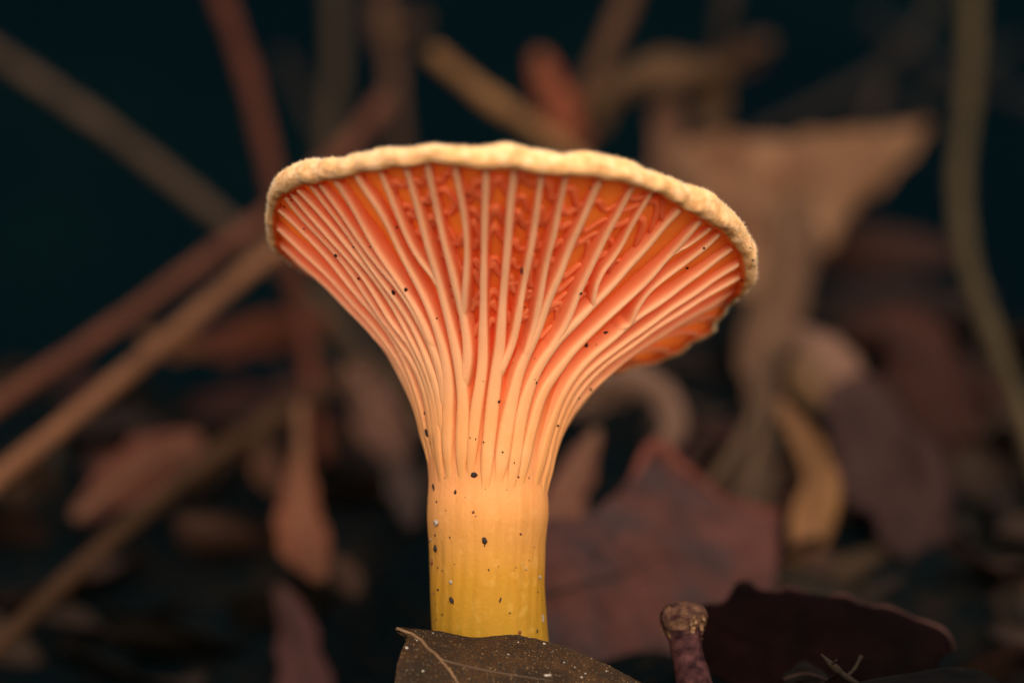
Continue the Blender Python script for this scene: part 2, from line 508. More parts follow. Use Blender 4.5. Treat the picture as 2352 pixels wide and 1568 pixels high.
# felt hairs on the margin: too many to count
HV, HF = [], []
lip0, lip1 = 46 + 6, 46 + 25
for _ in range(26000):
    i = RNG.randint(lip0, lip1 + 4); j = RNG.randint(NTH)
    k = (j + 1) % NTH; a, b = RNG.rand(2)
    P = rings[i][j] * (1 - a) * (1 - b) + rings[i][k] * a * (1 - b) + rings[i + 1][j] * (1 - a) * b + rings[i + 1][k] * a * b
    n = unit(np.cross(rings[i][k] - rings[i][j], rings[i + 1][j] - rings[i][j]))
    d = unit(n + RNG.normal(size=3) * .45); L = RNG.uniform(.010, .036)
    s = unit(np.cross(d, RNG.normal(size=3))) * .0022; s2 = np.cross(d, s)
    q = len(HV)
    HV += [P - d * .004 + s, P - d * .004 - s * .5 + s2 * .87, P - d * .004 - s * .5 - s2 * .87, P + d * L]
    HF += [(q, q + 1, q + 3), (q + 1, q + 2, q + 3), (q + 2, q, q + 3)]
fz = obj('felt_hair', HV, HF, M_FELT, cap)
fz['kind'] = 'stuff'

# gills: traced along their edges, from the margin down to the stem
c1 = lambda *p: [(574.2 + x * .2746, 315.8 + y * .2746) for x, y in p]
c2 = lambda *p: [(1148.4 + x * .3113, 315.8 + y * .3113) for x, y in p]
c3 = lambda *p: [(861.3 + x * .2746, 746.5 + y * .2746) for x, y in p]
TRACE = [  # (trace, starts at margin, ends: 'stem' or 'join')
    (c1((270, 470), (340, 600), (430, 700), (560, 850), (720, 1030), (860, 1190), (1000, 1350)) + c3((20, 20), (150, 130), (260, 290), (340, 420), (400, 570), (440, 720), (455, 900), (460, 1060)), 'stem', 1),
    (c1((330, 460), (430, 620), (540, 740), (650, 860), (790, 1020), (960, 1220), (1090, 1390)) + c3((90, 0), (200, 110), (330, 290), (410, 480), (450, 640), (470, 800), (490, 1000), (510, 1170)), 'stem', 1),
    (c1((380, 430), (470, 530), (560, 640), (680, 780), (820, 960), (1000, 1160), (1150, 1360)) + c3((190, 20), (300, 160), (390, 340), (450, 500), (490, 700), (505, 880), (508, 1110)), 'stem', 1),
    (c1((520, 430), (600, 560), (660, 640), (760, 760), (870, 920), (980, 1080), (1110, 1260), (1250, 1440)) + c3((270, 40), (370, 180), (450, 360), (510, 540), (540, 700), (545, 860), (540, 1100)), 'stem', 1),
    (c1((580, 430), (650, 520), (730, 610), (820, 760), (950, 960), (1080, 1140), (1230, 1280), (1350, 1440)) + c3((370, 20), (450, 180), (520, 340), (560, 500), (572, 640), (570, 760)), 'join', 1.15),
    (c1((710, 390), (790, 490), (880, 680), (950, 800), (1060, 980), (1160, 1160), (1280, 1320), (1400, 1490)) + c3((400, 60), (460, 190)), 'join', 1.2),
    (c1((880, 350), (960, 450), (1050, 580), (1140, 730), (1190, 870), (1260, 1020), (1350, 1200), (1440, 1390)) + c3((490, 40), (550, 220), (590, 380), (605, 560), (600, 740), (590, 960), (590, 1120)), 'stem', 1.15),
    (c1((1080, 330), (1160, 470), (1220, 640), (1290, 830), (1370, 1000), (1450, 1110), (1530, 1190)), 'join', 1),
    (c1((1300, 270), (1350, 450), (1400, 640), (1450, 840), (1500, 1030), (1550, 1230), (1600, 1400)) + c3((610, 20), (660, 180), (690, 330), (715, 480), (728, 640), (730, 800), (720, 980), (695, 1200)), 'stem', 1.15),
    (c1((1480, 260), (1530, 450), (1560, 640), (1600, 830), (1650, 1020), (1700, 1220), (1750, 1400)) + c3((735, 20), (770, 160), (780, 290), (745, 430), (730, 520)), 'join', 1.1),
    (c1((1710, 310), (1750, 450), (1775, 640), (1800, 830), (1820, 980), (1805, 1130), (1800, 1300), (1780, 1430), (1765, 1530)), 'join', .95),
    (c1((1965, 310), (1965, 640), (1955, 900), (1940, 1100), (1930, 1300)) + c3((910, 20), (910, 200), (905, 380), (880, 560), (845, 720), (820, 900), (795, 1100), (780, 1300)), 'stem', 1.05),
    (c1((2210, 310), (2180, 600), (2140, 900), (2120, 1200)) + c3((1060, 20), (1050, 200), (1020, 380), (990, 620), (968, 800), (960, 1000), (940, 1200), (920, 1400)), 'stem', 1.15),
    (c2((300, 310), (270, 600), (230, 850), (190, 1080), (140, 1300)) + c3((1190, 20), (1160, 180), (1130, 250), (1080, 340), (1030, 420)), 'join', .95),
    (c2((490, 310), (440, 600), (380, 850), (320, 1060), (290, 1250), (270, 1400)) + c3((1345, 10), (1315, 150), (1275, 260)), 'join', .95),
    (c2((730, 350), (650, 560), (560, 800), (450, 1030), (370, 1220), (320, 1350)) + c3((1390, 20), (1330, 170), (1260, 300), (1200, 460), (1150, 620), (1120, 780), (1085, 1000), (1060, 1200), (1030, 1380)), 'stem', 1.2),
    (c2((940, 440), (840, 660), (740, 870), (640, 1050), (570, 1200), (520, 1340)) + c3((1600, 60), (1530, 160), (1450, 270)), 'join', 1.05),
    (c2((1080, 480), (980, 650), (930, 800), (830, 940), (740, 1010), (700, 1100), (690, 1210)), 'join', .8),
    (c2((1300, 570), (1160, 760), (1030, 900), (900, 1050), (780, 1170), (680, 1260), (600, 1360)) + c3((1650, 20), (1540, 150), (1430, 300), (1350, 420), (1280, 580), (1240, 760), (1210, 960), (1190, 1180), (1170, 1340)), 'stem', 1.2),
    (c2((1500, 610), (1400, 720), (1310, 830), (1200, 960), (1100, 1080), (1000, 1180), (850, 1300), (740, 1390)) + c3((1880, 20), (1750, 170), (1600, 330), (1480, 480), (1400, 640), (1330, 830), (1290, 1020), (1260, 1220), (1240, 1400)), 'stem', 1.15),
    (c2((1600, 650), (1480, 780), (1400, 830), (1320, 860)), 'join', .75),
    (c2((1660, 690), (1540, 840), (1380, 960), (1220, 1060), (1090, 1160), (1010, 1270), (970, 1390)), 'join', .9),
    (c2((1735, 835), (1600, 910), (1450, 1050), (1300, 1170), (1150, 1280), (1000, 1370), (880, 1460)) + c3((2050, 120), (1880, 240), (1720, 390), (1640, 520), (1560, 680), (1490, 860), (1440, 1040), (1400, 1200), (1370, 1380)), 'stem', 1.15),
    (c2((1780, 950), (1600, 1050), (1480, 1150), (1300, 1280), (1100, 1400), (980, 1490)) + c3((2080, 200), (1900, 320), (1760, 440), (1680, 560), (1620, 680), (1555, 850), (1510, 1010), (1480, 1170), (1440, 1380)), 'stem', 1),
    (c2((1800, 1030), (1650, 1110), (1450, 1240), (1250, 1370), (1080, 1480)) + c3((2080, 262), (1880, 400), (1765, 515), (1690, 630), (1630, 760), (1580, 900), (1530, 1080), (1500, 1240)), 'stem', .9),
]
gth = np.linspace(math.radians(-115), math.radians(115), 500)
gt = np.linspace(0, 1, 260)
GT, GS = np.meshgrid(gth, gt, indexing='ij')
GE = envelope(GT, GS); GN = env_normal(GT, GS)
facing = (GN * (CAM - GE)).sum(-1) > 0
GP = project(GE)
GEf, GPf, Tf, Sf = GE[facing], GP[facing], GT[facing], GS[facing]
def invert(p):
    d2 = ((GPf - np.array(p)) ** 2).sum(-1)
    near = np.where(d2 < max(d2.min() * 1.0, 9.0) + 1e-6)[0]
    k = near[np.argmin(GEf[near, 1] + d2[near] * .004)]
    return Tf[k], Sf[k]

GILLS = []                                                  # sampled (theta, t) lines
def blade(path, wid, hscale=1.0, fade0=False, fade1=True, seed=0):
    """one gill: path[k] = (theta, t) along its edge"""
    p = np.asarray(path)
    n = len(p)
    th_, t_ = p[:, 0], np.clip(p[:, 1], 0, 1)
    E = envelope(th_, t_); N = env_normal(th_, t_)
    T = unit(np.gradient(E, axis=0)); B = unit(np.cross(N, T))
    h = gill_h(t_, th_)
    s = np.linspace(0, 1, n)
    hs = np.ones(n) * hscale
    if fade0: hs *= sstep(-.05, .18, s)
    if fade1 == 'join': hs *= 1 - .45 * sstep(.84, .97, s)
    elif fade1: hs *= 1 - sstep(.85, 1.0, s)
    top = -h * (1 - hs) + .012 * vnoise(E * 3 + seed * 7, 2) * sstep(.2, .5, t_)
    top = np.maximum(top - .012 * (1 - np.minimum(hs / hscale, 1)), -h - .035)
    wv = wid * (1 + .10 * vnoise(E * 5 + seed * 3, 4))
    wv = wv * (1.0 - .36 * sstep(.35, .8, t_)) * (1 + .22 * (1 - sstep(.2, .5, t_)))
    if fade1: wv = wv * (1 - (.6 if fade1 != 'join' else .35) * sstep(.85, 1.0, s))
    side = .010 * vnoise(E * 2.2 + seed, 9)
    prof = [(-.85, None, 0), (-.68, .28, .03), (-.58, .52, .2), (-.52, .75, .55), (-.46, .91, .9), (-.26, .985, 1), (0, 1.0, 1),
            (.26, .985, 1), (.46, .91, .9), (.52, .75, .55), (.58, .52, .2), (.68, .28, .03), (.85, None, 0)]
    rows, ed = [], []
    root = -h - .045
    for x, f, e in prof:
        hh = root if f is None else root + (top - root) * f
        rows.append(E + B * (wv * x + side)[:, None] + N * hh[:, None]); ed.append(np.full(n, e))
    G = np.stack(rows, 1); m = len(prof)
    V = G.reshape(-1, 3); Fs = grid_faces(n, m, True)
    Fs.append(tuple(range(m))[::-1]); Fs.append(tuple((n - 1) * m + j for j in range(m)))
    return V, [f[::-1] for f in Fs], np.stack(ed, 1).reshape(-1)
gid = 0
for tr, end, wd in TRACE:
    q = [invert(p) for p in tr]
    q = np.array(q)
    if end != 'bridge':
        q = np.vstack([[q[0, 0], 1.0], q]) if q[0, 1] < .985 else np.vstack([[q[0, 0], 1.0], q[1:]])
    for _ in range(2):
        q[1:-1] = .25 * q[:-2] + .5 * q[1:-1] + .25 * q[2:]
    if end in ('join', 'bridge') and GILLS:                 # run into the neighbour it forks from
        def near(p):
            best = None
            for j, (tr2, e2, _w) in enumerate(TRACE):
                if tr2 is tr or e2 == 'bridge': continue
                dense = smooth_poly(tr2, 80)
                for i_, r in enumerate(dense[:-9]):
                    if r[1] < p[1] + 10: continue
                    d = (r[0] - p[0]) ** 2 + (r[1] - p[1]) ** 2
                    if best is None or d < best[0]: best = (d, r, dense[i_ + 5])
            return [invert(b_) for b_ in best[1:]]
        q = np.vstack([q, near(tr[-1])])
    if end == 'stem':
        q = np.vstack([q, [q[-1, 0], max(q[-1, 1] - random.uniform(.03, .16), 0.01)]])
    n = 70 if end != 'bridge' else 18
    line = smooth_poly(np.column_stack([q[:, 0] * .8, q[:, 1] * 2.5]), n) / np.array([.8, 2.5])
    GILLS.append(line)
    V, Fc, ed = blade(line, .084 * wd, 1.0, False, True if end == 'stem' else 'join', gid)
    obj('gill', V, Fc, M_GILL, cap, {'edge': ed}); gid += 1
# gills round the sides and the back that the camera only grazes
top_l = min(g[0][0] for g in GILLS); bot_l = min(g[-1][0] for g in GILLS)
top_r = max(g[0][0] for g in GILLS); bot_r = max(g[-1][0] for g in GILLS)
NB = 20
for k in range(1, NB):
    a = k / NB
    b0 = bot_r + (2 * math.pi + bot_l - bot_r) * a
    a0 = top_r + (2 * math.pi + top_l - top_r) * a
    tq = np.linspace(1, .04 + .1 * random.random(), 60)
    thq = b0 + (a0 - b0) * sstep(.1, .8, tq) + .02 * np.sin(tq * 9 + k)
    thq = (thq + math.pi) % (2 * math.pi) - math.pi
    if np.abs(np.diff(thq)).max() > 3: thq = np.where(thq < 0, thq + 2 * math.pi, thq) - 1e-6
    V, Fc, ed = blade(np.column_stack([thq, tq]), .085, 1.0, False, True, 50 + k)
    obj('gill', V, Fc, M_GILL, cap, {'edge': ed})

# cross veins: small wavy ridges that join neighbouring gills deep under the cap
def gill_at(line, t):
    k = np.argsort(line[:, 1]); return np.interp(t, line[k, 1], line[k, 0])
mains = [GILLS[i] for i in (7, 8, 9, 10, 11, 12, 13, 14, 15, 16, 18)]
for gi, (A_, B_) in enumerate(zip(mains[:-1], mains[1:])):
    lo = max(A_[:, 1].min(), B_[:, 1].min(), .50)
    t = lo + .03
    while t < .95:
        a, b = gill_at(A_, t), gill_at(B_, t)
        if 0.03 < b - a < .5:
            s = np.linspace(0, 1, 16)
            kind = random.random()
            amp = random.uniform(.005, .045)
            if kind < .5: dt = amp * np.sin(math.pi * s) + .012 * np.sin(s * 9 + gi)
            elif kind < .75: dt = amp * 1.3 * (s - .5) * random.choice((-1, 1)) + .018 * np.sin(s * 6.28)
            else: dt = .02 * np.sin(s * 7 + gi) - amp * np.sin(math.pi * s) * .6
            thv = a + (b - a) * s; tv = np.clip(t + dt, .3, .985)
            Nn = env_normal(thv, tv); hh = gill_h(tv)
            r = random.uniform(.026, .038) * (1 + .15 * np.sin(s * 5))
            P = envelope(thv, tv) - Nn * (hh * .93)[:, None]
            V, Fc = tube(P, r * np.ones(16), 8)
            rel = V[:128].reshape(16, 8, 3) - P[:, None]
            d = (rel * Nn[:, None]).sum(-1)
            V[:128] = (V[:128].reshape(16, 8, 3) + Nn[:, None] * (d * np.where(d < 0, .6, -.2))[..., None]).reshape(-1, 3)
            obj('cross_vein', V, Fc, M_GILL, cap, {'edge': np.full(len(V), .1)})
        t += random.uniform(.034, .055)

# ------------------------------------------------------------------ dead leaves and twigs
def leaf_grid(spine, hw, tilt=0.0, curl=0.0, wave=.10, nu=26, nv=11, seed=0, twist=0.0, ragged=.15):
    """spine: (px, py, depth) along the midrib; hw: half widths in px (left, right or both)"""
    P = np.array([at(*p) for p in spine])
    S_ = smooth_poly(P, nu)
    u_ = np.linspace(0, 1, nu)
    hu = np.linspace(0, 1, len(hw))
    HWl = np.interp(u_, hu, [h[0] if isinstance(h, tuple) else h for h in hw])
    HWr = np.interp(u_, hu, [h[1] if isinstance(h, tuple) else h for h in hw])
    for H_ in (HWl, HWr):
        H_[1:-1] = .25 * H_[:-2] + .5 * H_[1:-1] + .25 * H_[2:]
    k = px_per_cm(S_[:, 1] - CAM[1])
    T = unit(np.gradient(S_, axis=0))
    view = unit(S_ - CAM)
    A = unit(np.cross(T, view))
    Nf = unit(np.cross(A, T))
    ang = np.radians(tilt + twist * (u_ - .5))
    A2 = A * np.cos(ang)[:, None] + Nf * np.sin(ang)[:, None]
    N2 = Nf * np.cos(ang)[:, None] - A * np.sin(ang)[:, None]
    vv = np.linspace(-1, 1, nv)
    r = np.random.RandomState(seed)
    G = np.zeros((nu, nv, 3))
    for j, v_ in enumerate(vv):
        h = np.where(v_ < 0, HWl, HWr) / k
        rag = 1 + ragged * np.interp(u_, np.linspace(0, 1, 13), r.normal(size=13)) * abs(v_) ** 3
        w_ = h * v_ * rag
        cz = .6 * curl * v_ * v_ * h + wave * h * np.sin(u_ * (5 + 3 * r.rand()) + v_ * 2 + seed)
        Q = S_ + A2 * w_[:, None]
        crum = vnoise(Q * 2.1, seed + 60) * .10 + vnoise(Q * 5.5, seed + 61) * .05
        G[:, j] = Q + N2 * (cz + crum * h)[:, None] + A2 * (vnoise(Q * 4, seed + 62) * .10 * h * abs(v_))[:, None]
    return G
def leaf_from_grid(G, name, label, cat, mat, rib_mat, thick=.035, rib=.035, group=None, midcol=None, stalk=0.0, attach=None):
    V, Fc, N = sheet(G, thick)
    base = np.array([V[:, 0].mean(), V[:, 1].mean(), V[:, 2].min()])
    e = empty(name, base); tag(e, label, cat, group)
    obj('blade', V, Fc, mat, e)
    j = G.shape[1] // 2 if midcol is None else midcol
    sp = G[:, j] + N[:, j] * thick * .55
    if stalk:
        d = unit(sp[0] - sp[2]); sp = np.vstack([sp[0] + d * stalk, sp[0] + d * stalk * .5, sp])
    rad = np.linspace(rib, rib * .35, len(sp))
    Vr, Fr = tube(sp, rad, 7)
    obj('midrib', Vr, Fr, rib_mat, e)
    return e
def leaf(label, spine, hw, mat, rib_mat, cat='leaf', name='dead_leaf', group=None, thick=.035, rib=.035, stalk=0.0, **kw):
    return leaf_from_grid(leaf_grid(spine, hw, **kw), name, label, cat, mat, rib_mat, thick, rib, group, stalk=stalk)
def twig(label, pts, rad, mat, name='twig', n=46, group=None, rough=.10, seed=1, ns=12, side=None):
    """pts (px, py, depth), rad in px at that depth; side: extra (pts, rad) spurs as parts"""
    P = np.array([at(*p) for p in pts])
    R_ = .66 * np.array([r / px_per_cm(p[2] - CAM[1]) for r, p in zip(np.interp(np.linspace(0, 1, len(pts)), np.linspace(0, 1, len(rad)), rad), pts)])
    Q = smooth_poly(np.column_stack([P, R_]), n)
    nod = 1 + .07 * np.sin(np.linspace(0, 1, n) * random.uniform(18, 30) + seed) ** 8
    V, Fc = tube(Q[:, :3], Q[:, 3] * nod, ns, rough, seed)
    if not side:
        return tag(obj(name, V, Fc, mat), label, 'twig', group)
    e = empty(name, V[np.argmin(V[:, 2])]); tag(e, label, 'twig', group)
    obj('stalk', V, Fc, mat, e)
    for sp, sr in side:
        P = np.array([at(*p) for p in sp]); R_ = .7 * np.array([r / px_per_cm(p[2] - CAM[1]) for r, p in zip(sr, sp)])
        Q = smooth_poly(np.column_stack([P, R_]), 20)
        V, Fc = tube(Q[:, :3], Q[:, 3], 10, rough, seed + 5)
        obj('spur', V, Fc, mat, e)
    return e

def B(name, r, g, b, k=.22): # bark from its seen colour: dimmer light towards the corners is put into the tone
    c = srgb(r, g, b); c = tuple(x * k for x in c[:3]) + (1,)
    return mat_bark(name, c, tuple(x * .6 for x in c[:3]) + (1,))
def Lf(name, r, g, b, k=.22, **kw):
    c = srgb(r, g, b); c = tuple(x * k for x in c[:3]) + (1,)
    return mat_leaf(name, c, **kw)
RIBM = mat_simple('leaf_rib', (.085, .046, .025, 1), .8, .3, spec=.05)
RIBD = mat_simple('dark_leaf_rib', (.022, .012, .009, 1), .8, .3, spec=.05)

def rails(rl, nu, nv):
    """loft between rails given as lists of (px, py, depth)"""
    Q = np.array([smooth_poly([at(*p) for p in r], nu) for r in rl])
    s = np.linspace(0, len(rl) - 1, nv)
    G = np.zeros((nu, nv, 3))
    for i in range(nu):
        G[i] = smooth_poly(Q[:, i], 61)[np.round(s / (len(rl) - 1) * 60).astype(int)]
    return G
# twigs behind, left
twig('long grey-brown twig slanting down to the left side of the cap', [(-260, -50, 17), (0, 130, 16), (250, 300, 15), (520, 512, 14), (660, 630, 13.2), (820, 790, 12.5), (960, 960, 11.8), (1050, 1120, 11)], [24, 28, 31, 32, 30, 26], B('bark_grey_brown', 120, 95, 75))
twig('straight red-brown twig standing up behind the left end of the cap', [(470, -140, 14), (510, 0, 13.5), (575, 190, 13), (625, 400, 12.5), (668, 620, 12), (720, 900, 11.5), (745, 1060, 11)], [32, 32, 33, 33, 30], B('bark_red_brown', 130, 72, 52))
twig('pinkish brown twig crossing just below the left end of the cap', [(-860, 1640, 3.2), (-520, 1330, 6.0), (-200, 1070, 8.5), (0, 925, 9.5), (250, 757, 10.5), (480, 592, 11.5), (640, 480, 12.5), (800, 340, 13.5), (885, 225, 14)], [34, 34, 34, 33, 31, 30, 34, 36, 28], B('bark_pink_brown', 150, 92, 68))
twig('pale brown twig running parallel below the pinkish one', [(-760, 1780, 3.0), (-480, 1520, 4.8), (-220, 1290, 6.5), (0, 1095, 7.5), (300, 850, 9), (560, 630, 10.5), (700, 520, 11.2), (840, 420, 11.8)], [38, 36, 34, 32, 28], B('bark_pale_brown', 180, 122, 86, k=.24))
twig('upright olive-brown twig rising behind the cap margin', [(775, -120, 20), (772, 0, 19.5), (773, 160, 19), (758, 340, 18.5), (760, 620, 17.5), (770, 830, 16.8)], [27, 28, 30, 26], B('bark_olive', 105, 84, 62))
twig('short dark twig leaning against the olive-brown upright', [(640, 125, 20), (675, 180, 20), (722, 275, 19.8), (765, 400, 19.2), (800, 700, 17.5), (810, 850, 16.5)], [22, 23, 22, 20], B('bark_dark', 70, 56, 48))
twig('knotty brown stalk with a broken bent top', [(885, -30, 18), (872, 60, 18), (900, 130, 17.8), (905, 220, 17.6), (918, 330, 17.4), (935, 560, 17), (930, 860, 16.2)], [24, 44, 27, 25, 25, 22], B('bark_knotty', 125, 88, 66),
     side=[([(872, 70, 18), (920, 70, 17.8), (975, 45, 17.7)], [28, 26, 24]), ([(885, 10, 18), (905, -60, 18)], [20, 16])])
twig('ochre twig slanting down to the top of the cap', [(985, 118, 13), (1040, 160, 13), (1130, 232, 12.8), (1300, 348, 12.6), (1480, 520, 12), (1600, 760, 11)], [27, 33, 33, 30, 26], B('bark_ochre', 176, 126, 80, k=.26))
# twigs behind, right
twig('brown twig leaning right above the middle of the cap', [(1480, -120, 15), (1440, 0, 14.6), (1375, 150, 14.2), (1322, 255, 14), (1290, 380, 13.6), (1300, 640, 13), (1330, 840, 12.4)], [34, 34, 33, 34, 28], B('bark_warm', 125, 86, 62))
twig('dark upright twig behind the arched leaf', [(1690, -120, 17.5), (1672, 0, 17), (1650, 120, 17), (1632, 260, 16.8), (1630, 460, 16.4), (1660, 800, 15.5)], [26, 26, 24, 22], B('bark_dusky', 75, 60, 50))
twig('dark grey twig slanting up to the right of the tan leaf', [(1700, 335, 17.5), (1790, 288, 18), (1920, 225, 18.6), (2040, 150, 19), (2130, 40, 19.6), (2180, -90, 20)], [24, 27, 27, 26, 24], B('bark_grey', 66, 57, 50))
twig('thin dark twig rising from the tip of the tan leaf', [(1900, 420, 15.6), (1995, 268, 16), (2030, 180, 16.4)], [20, 23, 18], B('bark_thin', 80, 64, 52))
twig('dim branch crossing low behind the tan leaf tip', [(1960, 320, 19.5), (2080, 240, 20), (2200, 200, 20.4), (2330, 100, 21)], [22, 24, 22, 20], B('bark_dim', 56, 50, 45))
twig('purplish grey branch sloping down to the vine', [(2000, 40, 21), (2080, 115, 21.2), (2200, 172, 21.2), (2360, 235, 21.2), (2520, 300, 21.2)], [34, 36, 30, 26, 24], B('bark_purple_grey', 56, 52, 56))
twig('long wavy olive vine hanging at the right edge', [(2240, -160, 16), (2232, 0, 15.6), (2226, 200, 15), (2203, 420, 13.5), (2218, 580, 12), (2262, 720, 10.5), (2318, 870, 9.2), (2350, 960, 8.4), (2400, 1160, 7.4)], [26, 30, 29, 34, 33, 32, 30, 24], B('bark_vine', 118, 98, 66), name='vine')

# leaves, right side
M_TAN = Lf('tan_leaf', 172, 126, 92, k=.26, c2=tuple(x * .20 for x in srgb(150, 100, 70)[:3]) + (1,), scale=110)
G = rails([[(1540, 345, 13.0), (1660, 302, 13.4), (1780, 318, 13.8), (1900, 300, 14.4), (2020, 304, 15.0), (2138, 280, 15.6)],
           [(1580, 440, 12.6), (1710, 420, 13.2), (1830, 400, 13.2), (1930, 375, 14.2), (2030, 345, 14.8), (2140, 286, 15.6)],
           [(1620, 540, 12.4), (1740, 540, 12.6), (1845, 505, 13.2), (1945, 440, 13.8), (2040, 375, 14.8), (2142, 292, 15.6)],
           [(1660, 660, 12.0), (1770, 680, 12.2), (1850, 625, 12.6), (1935, 520, 13.6), (2035, 420, 14.6), (2144, 298, 15.6)]], 40, 25)
G[:, :, 1] += .35 * vnoise(G * 1.1, 51) + .14 * vnoise(G * 3, 52)
G[:, 0, 2] += .10 * vnoise(G[:, 0] * 2.5, 53); G[:, -1, 2] += .12 * vnoise(G[:, -1] * 2.5, 54)
leaf_from_grid(G, 'dead_leaf', 'large tan leaf with a pointed tip behind the right side of the cap', 'leaf', M_TAN, RIBM, rib=.04)
leaf('tan lower lobe of a folded leaf hanging beside the cap edge', [(1800, 470, 12.8), (1800, 600, 12.2), (1770, 740, 11.6), (1755, 860, 11), (1762, 960, 10.6)],
     [(30, 60), (70, 80), (50, 74), (60, 36), (22, 30)], Lf('tan_lobe', 150, 110, 84, k=.2), RIBM, curl=.3, wave=.14, seed=8, tilt=-14)
leaf('pinkish folded leaf standing behind the top of the cap', [(1545, 180, 14.6), (1540, 260, 14.4), (1545, 360, 14.2), (1560, 500, 13.6), (1590, 700, 12.6)],
     [20, 38, (62, 48), (76, 52), 40], Lf('pink_fold_leaf', 150, 104, 80), RIBM, curl=.6, wave=.1, seed=5, tilt=20)
leaf('arched ochre leaf curling over above the cap', [(1370, 300, 14.2), (1395, 225, 14), (1470, 178, 13.8), (1560, 165, 13.8), (1635, 175, 14), (1660, 235, 14.4)],
     [22, 34, 40, 44, 38, 14], Lf('arched_leaf', 150, 112, 80, k=.16), RIBM, curl=.5, wave=.12, seed=9)
leaf('small ochre curl under the arched leaf', [(1580, 150, 14.6), (1625, 190, 14.4), (1640, 250, 14.4), (1600, 290, 14.4)], [14, 34, 36, 14], Lf('curl_leaf', 150, 112, 80, k=.15), RIBM, curl=.7, seed=10)
leaf('rusty red curled leaf tip leaning on the brown twig', [(1235, 120, 14), (1255, 190, 13.8), (1285, 255, 13.6), (1300, 330, 13.4), (1360, 300, 13.4)], [18, 34, 42, 30, 10], Lf('rust_leaf', 178, 88, 56), RIBM, curl=.7, seed=12)
leaf('small dull brown leaf on the dark upright twig', [(1640, 150, 16.8), (1690, 135, 16.6), (1745, 108, 16.4), (1775, 95, 16.4)], [20, 32, 38, 12], Lf('dull_leaf', 96, 68, 54), RIBM, curl=.5, seed=13)
leaf('reddish brown leaf lying flat to the right of the tan leaf', [(1840, 600, 16), (1960, 570, 15.6), (2080, 560, 15.4), (2200, 590, 15.2)], [(20, 30), (70, 60), (74, 60), 14], Lf('flat_red_leaf', 92, 60, 50), RIBD, curl=.3, seed=14, tilt=25)
leaf('dark brown leaf under the reddish flat one', [(1860, 730, 14.6), (1990, 690, 14.4), (2120, 690, 14.2), (2230, 720, 14)], [20, 70, 74, 16], Lf('dark_under_leaf', 60, 45, 42), RIBD, curl=.2, seed=15, tilt=25)
leaf('pale pink leaf catching light in the litter', [(1830, 760, 10.6), (1880, 820, 10.2), (1930, 880, 9.8), (1960, 960, 9.6)], [22, 62, 74, 24], Lf('pale_pink_leaf', 196, 146, 122), RIBM, curl=.35, seed=16, tilt=-10)
leaf('small ochre leaf on the near side of the pale pink one', [(1830, 820, 9.9), (1855, 880, 9.6), (1890, 940, 9.4)], [22, 46, 12], Lf('small_ochre_leaf', 150, 112, 76), RIBM, curl=.5, seed=26)
leaf('dark red leaf arching over the right side of the litter', [(1950, 760, 11), (2060, 770, 10.6), (2130, 850, 10.2), (2170, 980, 9.8), (2200, 1130, 9.2)], [30, 84, 92, 84, 30], Lf('arch_red_leaf', 96, 56, 46, k=.19), RIBD, curl=.5, seed=17)
leaf('mauve crumpled leaf below the dark red arch', [(1930, 880, 9.6), (2000, 960, 9.2), (2050, 1060, 8.6), (2090, 1190, 8), (2070, 1290, 7.4)], [40, 104, 124, 124, 60], Lf('mauve_leaf', 104, 72, 66, k=.18), RIBD, curl=-.3, wave=.2, seed=18, tilt=16)
leaf('ochre curled leaf strip standing on its end', [(1785, 920, 8.2), (1840, 1000, 8.0), (1885, 1090, 7.8), (1880, 1180, 7.5), (1840, 1270, 7.2), (1795, 1360, 6.8)], [12, 32, 44, 50, 34, 22], Lf('ochre_strip_leaf', 180, 124, 88, k=.22, c2=tuple(x * .20 for x in srgb(180, 130, 72)[:3]) + (1,)), RIBM, curl=.35, wave=.3, seed=19, twist=60, ragged=.28)
G = rails([[(1190, 1225, 4.4), (1260, 1190, 4.8), (1340, 1180, 5.2), (1430, 1115, 5.8), (1500, 1028, 6.4), (1560, 1070, 6.4), (1660, 1135, 6.3), (1790, 1172, 6.2)],
           [(1190, 1330, 3.8), (1260, 1310, 4.0), (1340, 1290, 4.4), (1430, 1270, 4.9), (1500, 1240, 5.2), (1580, 1240, 5.5), (1680, 1265, 5.7), (1785, 1290, 5.7)],
           [(1200, 1450, 3.2), (1270, 1440, 3.4), (1350, 1420, 3.7), (1440, 1400, 4.1), (1520, 1400, 4.3), (1600, 1400, 4.5), (1690, 1410, 4.7), (1770, 1400, 5.0)],
           [(1230, 1640, 2.6), (1290, 1640, 2.7), (1360, 1630, 3.0), (1440, 1610, 3.2), (1520, 1600, 3.4), (1600, 1590, 3.6), (1680, 1560, 3.9), (1740, 1500, 4.3)]], 40, 21)
G[:, :, 1] += .16 * vnoise(G * 1.4, 31) + .06 * vnoise(G * 4, 33)
G[:, 0, 2] += .05 * vnoise(G[:, 0] * 3, 32)
ml = leaf_from_grid(G, 'dead_leaf', 'big mauve-brown leaf leaning up close behind the right of the stem', 'leaf', Lf('mauve_brown_leaf', 122, 74, 65, c2=tuple(x * .20 for x in srgb(96, 76, 74)[:3]) + (1,), scale=120), RIBD, rib=.03, midcol=9)
Vr, Fr = tube(smooth_poly(G[19:, 0], 30) - np.array([0, .05, 0]), np.concatenate([np.linspace(.03, .075, 10), np.linspace(.075, .03, 20)]), 10, .2, 6)
obj('curled_edge', Vr, Fr, B('red_curl', 176, 98, 80), ml)  # reddish rolled edge; the light it catches is painted into its paler tone
